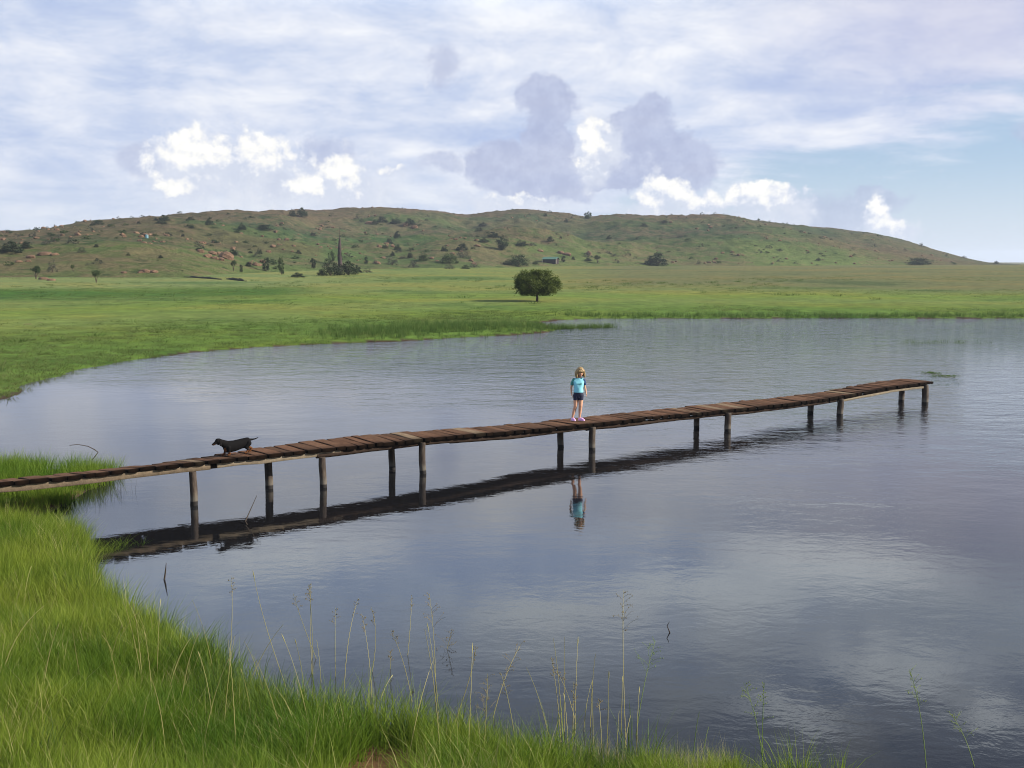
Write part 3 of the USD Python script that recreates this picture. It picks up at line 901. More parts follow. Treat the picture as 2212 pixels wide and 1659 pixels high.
hd_ = hv_ - HEAD
hd_ /= np.linalg.norm(hd_, axis=1, keepdims=True)
hm_.vertices = hv_ + hd_ * (0.016 * (meshkit.fbm(hv_ * np.array([70, 70, 14]), 3, 5) - .5))[:, None]
obj('hair', hm_, HAIR, child.GetPath(), smooth=True)
EYEM = solid('dark_eye', (.02, .016, .014), 0.2, 0.5, 0)
LIP = solid('lip', (.42, .14, .12), 0.5, 0.3, 0)
for sg_ in (-1, 1):
    obj('eye', ell(HEAD + face * .069 + side * .029 * sg_ + hup * .004, (.009, .007, .006), 10), EYEM, child.GetPath(), smooth=True)
obj('mouth', ell(HEAD + face * .079 - hup * .049, (.014, .006, .0045), 10), LIP, child.GetPath(), smooth=True)

# ------------------------------------------------------------------ the dog
_dp = on_jetty_plane(512, 977, 0.42)
s_dog = (_dp - J_O) @ J_ALONG
DG = deck(s_dog, 0.42)
dog = thing('dog', 'black and tan dachshund trotting along the jetty towards the bank with its tail held level', 'dog', DG, math.degrees(math.atan2(-J_ALONG[1], -J_ALONG[0])))


def dz(u, w):
    """Height of the deck below a paw, u ahead along the dog, w to its left, above the dog's base."""
    return deck(s_dog - u, 0.42 - w)[2] - DG[2] + 0.012


D_ = [  # along the body: x forward, y to the left, z up
    hull(ell((.19, 0, .155), (.086, .068, .102)), ell((.06, 0, .160), (.09, .070, .097))),
    hull(ell((.06, 0, .160), (.09, .070, .097)), ell((-.10, 0, .188), (.08, .064, .086))),
    hull(ell((-.10, 0, .188), (.08, .064, .086)), ell((-.215, 0, .198), (.070, .064, .086))),
    hull(ell((.205, 0, .185), (.062, .056, .080)), ell((.300, 0, .235), (.046, .042, .058))),
    hull(ell((.300, 0, .235), (.046, .042, .058)), ell((.355, 0, .268), (.048, .042, .048))),
    ell((.375, 0, .268), (.056, .047, .049)), hull(ell((.400, 0, .254), (.038, .034, .034)), ell((.470, 0, .222), (.021, .020, .019))), ball((.486, 0, .226), .0115),
    bone((-.262, 0, .240), .022, (-.32, .0, .240), .015), bone((-.32, 0, .240), .015, (-.375, .004, .246), .011), bone((-.375, .004, .246), .011, (-.435, .008, .262), .006)]
for sy in (-1, 1):                                                           # drooping ears
    D_.append(hull(ell((.352, sy * .044, .282), (.022, .009, .016)), ell((.345, sy * .055, .215), (.027, .009, .023))))
P_FL, P_FR, P_HL, P_HR = (.175, .045), (.255, -.040), (-.165, .045), (-.285, -.045)
for (u, w), kind in ((P_FL, 'f'), (P_FR, 'f'), (P_HL, 'h'), (P_HR, 'h')):
    g = dz(u, w)
    if kind == 'f':
        D_ += [bone((.185, w, .150), .042, (.185 + (u - .185) * .4, w * 1.05, .085), .024), bone((.185 + (u - .185) * .4, w * 1.05, .085), .024, (u - .012, w, g + .030), .017), bone((u - .012, w, g + .026), .017, (u + .026, w, g + .012), .014)]
    else:
        k = (-.195 + (u + .225) * .5, w * 1.05, .128)
        hk = (u - .040, w, g + .066)
        D_ += [bone((-.225, w * .9, .190), .052, k, .034), bone(k, .032, hk, .017), bone(hk, .017, (u - .008, w, g + .024), .015), bone((u - .008, w, g + .020), .016, (u + .026, w, g + .011), .013)]
dm_ = fuse(D_, 0.011, 4)
dm_.vertices *= np.array([.88, 1.0, 1.0])
dv = np.array(dm_.vertices) / np.array([.88, 1, 1])
low = np.array([dz(u, w) for u, w in zip(dv[:, 0], dv[:, 1])])
dt = np.tile(C(.0065, .006, .0065), (len(dv), 1))
paw = (dv[:, 2] < low + .055)
dt[paw] = C(.095, .038, .016)
dt[(dv[:, 0] > .43) & (dv[:, 2] < .222)] = C(.09, .04, .018)
dt[(dv[:, 0] > .225) & (dv[:, 0] < .27) & (dv[:, 2] < .15) & (dv[:, 2] > .08) & (abs(dv[:, 1]) < .05)] = C(.10, .042, .018)
dt[(dv[:, 0] < -.25) & (dv[:, 2] < .16) & (dv[:, 2] > .07)] = C(.09, .038, .016)
COAT = tinted('short_coat', 0.8, 0.04, 0.25, 90)
obj('body', dm_, COAT, dog.GetPath(), smooth=True, tint=dt)
for sy in (-1, 1):
    obj('eye', ball((.408 * .88, sy * .030, .268), .0065, 10), EYEM, dog.GetPath(), smooth=True)

# ------------------------------------------------------------------ grass
def blade_clump(n, spread, h0, h1, w, bend, seed, seg=3):
    q = np.random.default_rng(seed)
    vs, fs, c = [], [], 0
    for _ in range(n):
        a, rr = q.uniform(0, 2 * math.pi), spread * math.sqrt(q.random())
        b = np.array([rr * math.cos(a), rr * math.sin(a), -0.03])
        h = q.uniform(h0, h1)
        la = q.uniform(0, 2 * math.pi)
        lean = np.array([math.cos(la), math.sin(la), 0]) * h * bend * q.uniform(0.2, 1.0) + np.array([b[0], b[1], 0]) * 0.8
        fa = q.uniform(0, math.pi)
        sd = np.array([math.cos(fa), math.sin(fa), 0]) * w * q.uniform(.7, 1.3) / 2
        t = np.linspace(0, 1, seg + 1)
        mid = b + np.array([0, 0, h]) * t[:, None] * (1 - 0.18 * bend * t[:, None]) + lean * (t[:, None] ** 2)
        wd = (1 - t ** 1.6)[:, None]
        L, R_ = mid[:-1] - sd * wd[:-1], mid[:-1] + sd * wd[:-1]
        v = np.vstack([np.stack([L, R_], 1).reshape(-1, 3), mid[-1:]])
        vs.append(v)
        for k in range(seg - 1):
            i = c + 2 * k
            fs += [(i, i + 1, i + 3), (i, i + 3, i + 2)]
        i = c + 2 * (seg - 1)
        fs.append((i, i + 1, c + 2 * seg))
        c += len(v)
    return np.vstack(vs), np.array(fs)


def scatter(name, label, cat, protos, mats, pos, sizes, seed, tilt=0.08, org=(0, 0, 0)):
    q = np.random.default_rng(seed)
    pi = UsdGeom.PointInstancer.Define(stage, path_for('/World', name))
    rel = pi.CreatePrototypesRel()
    for k, (p, m) in enumerate(zip(protos, mats)):
        pr = obj('tuft', p, m, pi.GetPath())
        rel.AddTarget(pr.GetPath())
    n = len(pos)
    az = q.uniform(0, 2 * math.pi, n)
    ta, tb = q.normal(0, tilt, n), q.normal(0, tilt, n)
    cz, sz = np.cos(az / 2), np.sin(az / 2)
    # small tilt about x and y, then a turn about z
    quat = np.stack([cz, cz * ta / 2 + sz * tb / 2 * 0, cz * tb / 2, sz], -1)
    quat /= np.linalg.norm(quat, axis=1, keepdims=True)
    pi.CreatePositionsAttr(Vt.Vec3fArray.FromNumpy(np.asarray(pos, np.float32)))
    pi.CreateOrientationsAttr(Vt.QuathArray([Gf.Quath(float(a), float(b), float(c), float(d)) for a, b, c, d in quat]))
    pi.CreateScalesAttr(Vt.Vec3fArray.FromNumpy(np.asarray(sizes, np.float32)))
    pi.CreateProtoIndicesAttr(Vt.IntArray.FromNumpy(q.integers(0, len(protos), n).astype(np.int32)))
    return tag(pi.GetPrim(), label, cat, kind='stuff')


def spread(x0, x1, y0, y1, per_m2, ok, seed):
    q = np.random.default_rng(seed)
    n = int((x1 - x0) * (y1 - y0) * per_m2)
    x, y = q.uniform(x0, x1, n), q.uniform(y0, y1, n)
    s_, nr = shore(x, y)
    inview = (y > 1.0) & (np.abs(x) < y * 0.50 + 1.6)
    k = inview & ok(x, y, s_, nr, q.random(n))
    x, y, s_ = x[k], y[k], s_[k]
    return np.stack([x, y, ground_z(x, y)], -1), s_


rg = np.random.default_rng(99)
bare = lambda x, y: n3(x, y, 0.8, 33)  # noqa: E731
fine = [blade_clump(56, .16, .13, .44, .0056, .65, 200 + i) for i in range(5)]
fine.append(blade_clump(9, .16, .22, .46, .0036, .7, 206))
P1, s1 = spread(-7.5, 5, 4.2, 15.2, 120, lambda x, y, s, nr, u: nr & (s > 0.02) & (s < 7.5) & (y > 4.6) & (u < np.clip(1.15 - 5.0 * np.clip(bare(x, y) - 0.09, 0, 1), 0.12, 1)) & ~((np.abs(x - MOUND[0]) < .34 * (0.6 + 0.7 * u)) & (y > MOUND[1] - 1.1) & (y < MOUND[1] + .45)), 1)
big = 0.75 + 1.3 * np.clip(n3(P1[:, 0], P1[:, 1], 0.8, 60) + 0.22, 0, 1)
sz = (big * rg.uniform(.7, 1.15, len(P1)))
sz *= np.where(P1[:, 0] > 0.2, 0.62, 1.0) * np.where(P1[:, 0] > 1.8, 0.75, 1.0)
scatter('grass', 'fine bright green grass covering the bank in the foreground', 'grass', fine, [GRASS] * 5 + [STRAW], P1, np.stack([sz * 1.0, sz * 1.0, sz], -1), 2)
P1c, s1c = spread(-7.5, 5, 4.2, 15.2, 7, lambda x, y, s, nr, u: nr & (s > 0.1) & (s < 7.5) & (y > 4.9) & (u < np.clip(6 * n3(x, y, 0.9, 66) + .1, .04, 1)) & ~((np.abs(x - MOUND[0]) < .42) & (y > MOUND[1] - 1.3) & (y < MOUND[1] + .45)), 31)
coarse = [blade_clump(34, .10, .25, .60, .0085, .55, 600 + i, 4) for i in range(4)]
sz = rg.uniform(.55, 1.0, len(P1c)) * np.where(P1c[:, 0] > 0.2, 0.7, 1.0)
scatter('grass', 'coarse darker tussocks standing up out of the foreground bank', 'grass', coarse, [GRASS, REED, GRASS, REED], P1c, np.stack([sz, sz, sz], -1), 32)
# lusher, taller grass by the jetty's foot and along the water's edge
rank = [blade_clump(46, .20, .28, .62, .008, .45, 300 + i) for i in range(4)]
P2_, s2 = spread(-16, -3.5, 11.5, 24, 34, lambda x, y, s, nr, u: nr & (s > -0.05) & (s < 5), 3)
sz = 1.12 * rg.uniform(.65, 1.1, len(P2_)) * (0.75 + 0.5 * np.clip(n3(P2_[:, 0], P2_[:, 1], 0.8, 61) + .4, 0, 1)) * np.where(P2_[:, 1] > 15.2, 0.92, 0.88)
lowzone = (P2_[:, 1] > 14.2) & (s2 < 0.55)
sz[lowzone] *= 0.85
jetty_gap = np.abs((P2_[:, 1] - (JS * P2_[:, 0] + JC)) / JL - 0.42)
under_j = jetty_gap < 0.75
sz[under_j] *= 0.55
scatter('grass', 'lush taller grass on the spit of land around the foot of the jetty', 'grass', rank, [GRASS] * 4, P2_, np.stack([sz, sz, sz], -1), 4)
P2b, s2b = spread(-6.5, 2.5, 6.5, 15.5, 60, lambda x, y, s, nr, u: nr & (s > -0.12) & (s < 0.35) & (u < 0.95 * np.clip(1.2 - (x + 1.5) * .4, .25, 1)), 5)
sz = rg.uniform(.30, .95, len(P2b))
scatter('grass', 'straggling marsh grass fringing the water along the bank', 'grass', rank, [REED, GRASS, GRASS, REED], P2b, np.stack([sz, sz, sz], -1), 6)
# the far shore and the meadow
tuft = [blade_clump(26, .30, .07, .20, .014, .9, 400 + i, 2) for i in range(4)]
P3, s3 = spread(-36, 46, 22, 92, 10, lambda x, y, s, nr, u: (~nr) & (s > 0.02) & (y < 62 + 40 * u) & (u < np.clip(1.25 - s / 16, 0.10, 1) * (0.4 + 2.2 * np.clip(n3(x, y, 0.12, 63) + .15, 0, 1))), 7)
sz = rg.uniform(.6, 1.15, len(P3)) * (0.7 + 0.7 * np.clip(n3(P3[:, 0], P3[:, 1], 0.18, 62) + .4, 0, 1))
scatter('grass', 'short green grass of the far shore sweeping round the head of the lake', 'grass', tuft, [GRASS2] * 4, P3, np.stack([sz * 1.2, sz * 1.2, sz], -1), 8)
P4, s4 = spread(-75, 75, 66, 190, 0.5, lambda x, y, s, nr, u: (~nr) & (s > 3) & (u < 2.5 * np.clip(n3(x, y, 0.06, 64) + .08, 0, 1)), 9)
sz = rg.uniform(.8, 1.5, len(P4))
scatter('grass', 'meadow grass between the lake and the foot of the hill', 'grass', tuft, [GRASS2] * 4, P4, np.stack([sz * 1.6, sz * 1.6, sz * .75], -1), 10)

tus = [blade_clump(40, .42, .22, .46, .022, .5, 640 + i, 3) for i in range(3)]
P6, s6 = spread(-60, 60, 28, 170, 0.08, lambda x, y, s, nr, u: (~nr) & (s > 1) & (u < np.clip(7 * (n3(x, y, 0.07, 67) - .06), 0, 1)), 33)
sz = rg.uniform(.5, 1.2, len(P6))
scatter('grass', 'scattered darker tussocks in the meadow round the lake', 'grass', tus, [REED, GRASS2, REED], P6, np.stack([sz * 1.3, sz * 1.3, sz * .8], -1), 34)

# reeds
reedp = [blade_clump(22, .28, .55, 1.0, .020, .28, 500 + i, 3) for i in range(3)]


def reeds(label, pts, n, size, seed, mat=REED, r=1.0, z0=None, jitter=None, protos=reedp):
    q = np.random.default_rng(seed)
    k = q.integers(0, len(pts), n)
    c = np.array([at(*p)[:2] for p in pts])[k] + q.normal(0, 1, (n, 2)) * (np.array(jitter) if jitter is not None else np.array([r, r]))
    z = np.maximum(ground_z(c[:, 0], c[:, 1]), -0.08)
    sz = q.uniform(.55, 1.1, n) * size
    scatter('reed_bed', label, 'reeds', protos, [mat] * len(protos), np.column_stack([c, z]), np.stack([sz, sz, sz], -1), seed)


def line_px(a, b, n):
    return [(a[0] + (b[0] - a[0]) * t, a[1] + (b[1] - a[1]) * t) for t in np.linspace(0, 1, n)]


reeds('dark green reed bed on the low point of the far shore left of the lone tree', line_px((720, 730), (1180, 709), 60), 800, 0.45, 21, r=0.9, jitter=(1.2, 1.9))
reeds('thin green reeds running out into the water from the point', line_px((1180, 711), (1318, 707), 30), 200, 0.50, 22, jitter=(.35, .35))
reeds('reeds lining the straight far shore at the right', line_px((1240, 686.5), (2260, 686), 120), 700, 0.42, 23, jitter=(.8, .6))
sparse = [blade_clump(7, .35, .35, .75, .012, .3, 520 + i, 3) for i in range(3)]
reeds('faint reed stems standing in open water off the far shore', line_px((1340, 691), (1620, 694), 40) + line_px((1500, 728), (1760, 726), 40), 75, 0.55, 24, jitter=(.8, .8), protos=sparse)
reeds('sparse clump of grey green reeds standing in the water at the far right', line_px((1950, 742), (2110, 739), 30), 70, 0.62, 25, jitter=(.45, .5), protos=sparse)
reeds('low sprawling water plant beside the bank where the jetty reflection ends', line_px((175, 1200), (240, 1185), 14), 70, 0.42, 26, jitter=(.16, .16), protos=[blade_clump(16, .18, .3, .8, .008, 1.1, 540 + i, 4) for i in range(3)], mat=GRASS)
reeds('dark dead stems standing in the shallows below the jetty', line_px((190, 1090), (270, 1062), 20), 22, 0.42, 27, jitter=(.18, .2), protos=[blade_clump(3, .2, .4, 1.0, .010, .5, 560 + i, 5) for i in range(3)], mat=simple('dead_stem', (.045, .038, .028), 0.8, 0.1))

reeds('dry straw stubble along the bottom edge of the bank at right of centre', line_px((1190, 1640), (1560, 1668), 40), 150, 0.42, 28, jitter=(.16, .12), mat=STRAW, protos=[blade_clump(12, .12, .2, .7, .0042, .5, 580 + i, 3) for i in range(3)])


# ------------------------------------------------------------------ leaf crowns
def crown(n_clump, per, size, shape, seed, leaf, droop=0.0, flat=1.0):
    """Leaf-sized faces in clumps through a crown that fits the box 1 x 1 x 1 standing on z = 0; shape(q) gives a clump's centre."""
    q = np.random.default_rng(seed)
    vs = []
    for _ in range(n_clump):
        c = shape(q)
        r = size * q.uniform(.55, 1.25)
        d = q.normal(0, 1, (per, 3)); d /= np.linalg.norm(d, axis=1, keepdims=True)
        p = c + d * r * (q.random((per, 1)) ** 0.45) * np.array([1, 1, flat])
        if droop:
            p[:, 2] -= droop * q.random(per) * r
        p[:, 2] = np.maximum(p[:, 2], 0.0)
        nrm = d + q.normal(0, .6, (per, 3)); nrm /= np.linalg.norm(nrm, axis=1, keepdims=True)
        a = np.cross(nrm, q.normal(0, 1, (per, 3))); a /= np.linalg.norm(a, axis=1, keepdims=True)
        b = np.cross(nrm, a)
        l = leaf * q.uniform(.6, 1.4, (per, 1))
        vs.append(np.stack([p - a * l, p + b * l * .55, p + a * l, p - b * l * .55], 1).reshape(-1, 3))
    v = np.vstack(vs)
    i = np.arange(len(v)).reshape(-1, 4)
    return v, i


def dome_shape(low=0.0):
    def f(q):
        while True:
            p = q.uniform(-1, 1, 3)
            r = np.linalg.norm(p)
            if 0.45 < r < 1:
                break
        z = 0.5 + p[2] * .42
        return np.array([p[0] * .42, p[1] * .42, max(z * (1 - low) + low, .08)])
    return f


def mound_shape(q):
    a, r = q.uniform(0, 2 * math.pi), math.sqrt(q.random())
    h = (1 - r ** 2.2) * q.uniform(.25, .92)
    return np.array([r * .42 * math.cos(a), r * .42 * math.sin(a), max(h, .10)])


def column_shape(q):
    z = q.uniform(.12, .9)
    r = .36 * math.sin(math.pi * (z * .8 + .12)) ** .6
    a = q.uniform(0, 2 * math.pi)
    return np.array([r * math.cos(a) * q.uniform(.4, 1), r * math.sin(a) * q.uniform(.4, 1), z])


def make_kind(name, parts):
    p = stage.DefinePrim(f'/World/Looks/{name}', 'Xform')
    p.SetSpecifier(Sdf.SpecifierClass)
    for nm, mesh, mat in parts:
        obj(nm, mesh, mat, p.GetPath())
    return p


def twiggy(seed, h=.5, n=5, r=.02):
    q = np.random.default_rng(seed)
    out = []
    for k in range(n):
        a = 2 * math.pi * k / n + q.uniform(-.3, .3)
        out.append(tube(bezier((0, 0, -.05), (.05 * math.cos(a), .05 * math.sin(a), h * .6), (.28 * math.cos(a), .28 * math.sin(a), h * q.uniform(.9, 1.4)), 5), np.linspace(r, r * .4, 5), 5))
    return join(out)


KINDS = {
    'd': [make_kind(f'dark_bush_kind_{i}', [('crown', crown(46, 40, .16, mound_shape, 700 + i, .034), LEAF_DARK), ('trunk', twiggy(i), BARK)]) for i in range(3)],
    'g': [make_kind(f'green_bush_kind_{i}', [('crown', crown(46, 38, .16, mound_shape, 720 + i, .034), LEAF_MID), ('trunk', twiggy(i + 9), BARK)]) for i in range(3)],
    's': [make_kind(f'sparse_bush_kind_{i}', [('crown', crown(30, 26, .17, mound_shape, 740 + i, .030), LEAF_GREY), ('trunk', twiggy(i + 19, .55, 7, .015), BARK)]) for i in range(2)],
    'r': [make_kind(f'round_tree_kind_{i}', [('crown', crown(60, 44, .14, dome_shape(), 760 + i, .032), LEAF_MID if i else LEAF_DARK), ('trunk', twiggy(i + 29, .4, 4, .03), BARK)]) for i in range(2)],
    't': [make_kind(f'small_tree_kind_{i}', [('crown', crown(30, 36, .14, dome_shape(.42), 780 + i, .035), LEAF_MID), ('trunk', join([twiggy(i + 39, .55, 3, .03), tube([(0, 0, -.05), (.02, 0, .3), (0, 0, .55)], [.035, .03, .02], 6)]), BARK)]) for i in range(2)],
    'c': [make_kind(f'upright_bush_kind_{i}', [('crown', crown(40, 34, .13, column_shape, 800 + i, .036), LEAF_DARK if i else LEAF_MID), ('trunk', twiggy(i + 49, .4, 3, .025), BARK)]) for i in range(2)],
}
SIZE_WORD = ((8, 'tiny'), (14, 'small'), (24, 'medium sized'), (99, 'large'))
# picture column, foot row, width, height, kind, words
BUSHES = [
    (213, 485, 22, 10, 'd', 'on the skyline at the left end of the ridge'), (200, 487, 11, 6, 'd', 'on the skyline just left of a wider bush'), (355, 477, 24, 12, 'd', 'breaking the skyline above the left slope'), (337, 476, 9, 7, 'd', 'on the skyline beside a wider dark bush'), (348, 483, 22, 8, 'd', 'just below the skyline on the left ridge'),
    (453, 486, 18, 16, 'd', 'on the upper left slope under the skyline'), (412, 475, 16, 7, 'd', 'low on the left skyline'), (632, 468, 16, 15, 'd', 'left one of a pair on the ridge top'), (652, 469, 26, 20, 'd', 'right one of a pair on the ridge top'), (572, 496, 40, 12, 'd', 'long and low on the upper slope below the ridge pair'), (523, 496, 18, 14, 'd', 'left of the long low bush on the upper slope'), (415, 493, 11, 6, 'd', 'alone on the upper left slope'), (677, 509, 15, 7, 'd', 'on open grass below the ridge pair'), (300, 483, 7, 6, 'd', 'on the left skyline away from the others'),
    (25, 545, 52, 22, 'd', 'at the left edge of the view on the lower slope'), (58, 536, 26, 15, 'd', 'behind the one at the left edge of the view'), (177, 546, 18, 13, 's', 'above the pale rocks on the left slope'), (113, 588, 22, 26, 's', 'grey and upright at the foot of the left slope'), (208, 534, 11, 7, 'd', 'on open grass of the left slope'), (277, 552, 8, 6, 'd', 'alone on the lower left slope'), (347, 558, 10, 7, 'd', 'to the left of the big orange boulders'), (360, 509, 10, 8, 'd', 'on the left slope near the pale blue tank'), (395, 511, 8, 7, 'd', 'to the right of the pale blue tank'), (100, 528, 22, 9, 's', 'grey and low on the left slope'), (125, 517, 13, 9, 's', 'under the left skyline by reddish ground'),
    (78, 603, 20, 24, 't', 'pale teal and standing at the foot of the left slope'), (208, 611, 15, 23, 't', 'with a thin dark stem at the foot of the slope'), (158, 587, 8, 13, 't', 'between two leafy ones on the lower left slope'), (505, 586, 12, 21, 't', 'left one of two thin stems below the boulders'), (521, 588, 9, 15, 'c', 'right one of two thin ones below the boulders'), (538, 576, 18, 11, 'd', 'beside a rocky patch at the hill foot'), (575, 586, 21, 27, 'c', 'left one of two upright ones at the hill foot'), (608, 593, 17, 34, 'c', 'tall and upright at the hill foot'), (677, 580, 14, 21, 'c', 'just left of the dead trunk'), (560, 549, 15, 12, 'd', 'on the slope right of the orange boulders'), (541, 547, 10, 5, 'd', 'low on the slope right of the orange boulders'), (645, 548, 12, 9, 'd', 'on the open slope above the dead trunk'), (503, 552, 19, 16, 'd', 'behind the big round orange boulder'), (643, 599, 30, 10, 'd', 'low at the hill foot left of the dead trunk'), (430, 541, 20, 7, 'd', 'on top of the orange boulders'),
    (714, 595, 48, 34, 'd', 'dense and left of the dead trunk'), (752, 594, 46, 30, 'd', 'dense and right of the dead trunk'), (716, 571, 18, 27, 'c', 'rising behind the dense ones by the dead trunk'), (791, 571, 11, 15, 'c', 'upright right of the dead trunk'), (772, 589, 20, 16, 'd', 'low at the right side of the dead trunk'), (793, 589, 24, 9, 's', 'low and straggling right of the dead trunk'), (811, 571, 13, 10, 's', 'grey at the edge of the dark green hollow'), (848, 572, 27, 17, 's', 'grey and wide at the centre of the hill foot'), (893, 578, 27, 18, 's', 'grey and loose at the centre of the hill foot'), (886, 557, 13, 14, 'd', 'dark above the grey ones at the centre'), (915, 562, 19, 18, 'g', 'bright green at the centre of the hill foot'), (870, 559, 19, 8, 's', 'flat and grey at the centre of the lower slope'),
    (960, 543, 16, 13, 'd', 'on the crest of the central knoll'), (971, 568, 38, 25, 'g', 'broad and olive on the central knoll'), (998, 540, 26, 17, 'd', 'on top of the central knoll'), (1000, 557, 34, 18, 's', 'brownish on the face of the central knoll'), (971, 581, 24, 12, 's', 'at the foot of the central knoll'), (1025, 578, 24, 11, 's', 'straggling at the foot of the knoll'), (1005, 581, 19, 9, 'g', 'low at the bottom of the knoll'), (1045, 523, 26, 8, 'd', 'flat on the rise left of the round tree'), (1085, 540, 30, 30, 'r', 'round and standing alone on the rise'), (1126, 531, 30, 12, 'd', 'right of the round tree on the rise'), (1148, 531, 22, 8, 's', 'at the right end of the rise'), (1190, 522, 17, 13, 'd', 'rounded on the slope above the cabin'), (1211, 516, 7, 7, 'd', 'right above the rounded one over the cabin'), (1066, 513, 30, 12, 'd', 'on the slope above the round tree'), (1036, 500, 26, 9, 'd', 'on the upper centre slope'), (1043, 489, 20, 9, 'd', 'highest on the centre slope'), (858, 514, 15, 15, 'd', 'above the valley of pale boulders'), (841, 527, 16, 13, 'd', 'beside the topmost of the pale boulders'), (832, 537, 15, 9, 'd', 'among the three pale boulders'), (859, 541, 17, 13, 'd', 'right of the three pale boulders'), (826, 480, 22, 14, 'd', 'left one among the rocks under the ridge'), (855, 484, 26, 13, 'd', 'middle one among the rocks under the ridge'), (885, 486, 24, 14, 'd', 'right one among the rocks under the ridge'), (811, 485, 15, 12, 'd', 'leftmost by the rocks under the ridge'), (676, 510, 14, 7, 's', 'on the slope far below the ridge pair'), (781, 480, 13, 9, 's', 'faint on the upper slope left of the rocks'), (1120, 573, 52, 26, 'g', 'broad and bushy left of the cabin'), (1096, 572, 22, 11, 'd', 'at the left end of the clump by the cabin'), (1223, 480, 10, 8, 'd', 'below the skyline right of the summit'), (1270, 473, 16, 15, 'r', 'standing alone on the skyline right of the summit'), (1178, 467, 8, 8, 'd', 'under the right summit'), (1316, 517, 13, 9, 'd', 'on the open slope right of the cabin'), (1270, 556, 22, 13, 's', 'against an orange rock right of the cabin'), (1291, 568, 16, 15, 't', 'small crowned and right of the cabin'), (1270, 564, 16, 7, 'd', 'low between the cabin and the small crowned tree'), (1238, 561, 8, 8, 'd', 'close to the right of the cabin'), (1326, 554, 22, 7, 's', 'on reddish ground right of the cabin'), (848, 553, 13, 10, 'd', 'in the valley below the pale boulders'), (1157, 571, 16, 8, 'g', 'low and green against the cabin'), (1217, 566, 14, 13, 'c', 'green and touching the right end of the cabin'),
    (1419, 574, 62, 27, 'd', 'broad and dark alone at the edge of the plain'), (1982, 571, 58, 15, 'd', 'flat topped and dark at the far right of the plain'), (1990, 533, 13, 9, 's', 'bare on the falling end of the ridge'), (1639, 481, 6, 8, 't', 'alone on the skyline of the right ridge'), (1391, 489, 15, 8, 'd', 'on the right slope under the skyline'), (1509, 571, 10, 9, 's', 'between the two dark ones on the plain'), (1768, 563, 13, 6, 'd', 'at the foot of the right slope'), (2045, 553, 8, 6, 's', 'on the falling end of the ridge lower down'), (2082, 558, 11, 6, 's', 'near the very end of the ridge'), (2152, 570, 11, 6, 'd', 'on the horizon at the far right'), (1434, 481, 19, 6, 'd', 'low on the right slope near the ridge'),
]
KW = {'d': ('bush', 'dark green bush'), 'g': ('bush', 'olive green bush'), 's': ('bush', 'sparse grey bush'), 'r': ('tree', 'dark rounded tree'), 't': ('tree', 'little thin tree'), 'c': ('bush', 'narrow dark bush')}
rb = np.random.default_rng(5)
for i, (px, py, w, h, kd, words) in enumerate(BUSHES):
    p, D = hit(px, py)
    sx, sz_ = w * 1.12 * D / FOC, h * 1.15 * D / FOC
    k = KINDS[kd][i % len(KINDS[kd])]
    size = next(nm for lim, nm in SIZE_WORD if w < lim)
    cat, base = KW[kd]
    lab = f'{size} {base} {words}'.split()
    copy_of(k, 'small_tree' if cat == 'tree' else 'bush', ' '.join(lab[:16]), cat, (p[0], p[1], p[2] - 0.03 * sz_), rb.uniform(0, 360), (sx, sx * rb.uniform(.8, 1.1), sz_), 'bushes and small trees on the hill and its foot')

# low scrub that nobody could count
q5 = np.random.default_rng(77)
n_ = 900
spx, sD = q5.uniform(-60, 2080, n_), q5.uniform(0, 1, n_)
B_, R_ = np.interp(spx, B_PX[:, 0], B_PX[:, 1]), np.interp(spx, R_PX[:, 0], R_PX[:, 1])
sD = B_ + (R_ - B_) * (0.03 + 0.95 * sD)
saz = np.arctan((spx - 1106) / FOC / math.cos(PITCH))
sxy = np.stack([sD * np.sin(saz), sD * np.cos(saz)], -1)
kk = (n3(sxy[:, 0], sxy[:, 1], 0.022, 81) + q5.normal(0, .06, n_) > 0.0) & (np.interp(spx, SKY_PX[:, 0], SKY_PX[:, 1]) < 552)
spos = np.column_stack([sxy, hill_z(spx, sD)])[kk]
ssz = q5.uniform(.2, 1.0, kk.sum()) ** 2 * 1.6 + 0.25
scatter('low_scrub', 'low dark scrub dotted all over the hillside', 'scrub', [crown(14, 22, .20, mound_shape, 860 + i, .055) for i in range(3)], [LEAF_MID, LEAF_MID, LEAF_GREY], spos, np.stack([ssz * 1.5, ssz * 1.5, ssz * .8], -1), 83, tilt=.02)


# ------------------------------------------------------------------ rocks
def boulder(seed, flat=.75):
    m = trimesh.creation.icosphere(2)
    v = np.array(m.vertices)
    v = v * (1 + 0.55 * (meshkit.fbm(v * 1.3 + seed * 7.1, 3, seed) - .5)[:, None])
    q = np.random.default_rng(seed)
    for _ in range(5):                                  # cleaved faces
        nn = q.normal(0, 1, 3); nn /= np.linalg.norm(nn)
        dd = v @ nn
        v = v - np.clip(dd - q.uniform(.62, .85), 0, None)[:, None] * nn * .85
    v[:, 2] = v[:, 2] * flat + .25
    return v / np.array([2, 2, 1.25]), np.array(m.faces)


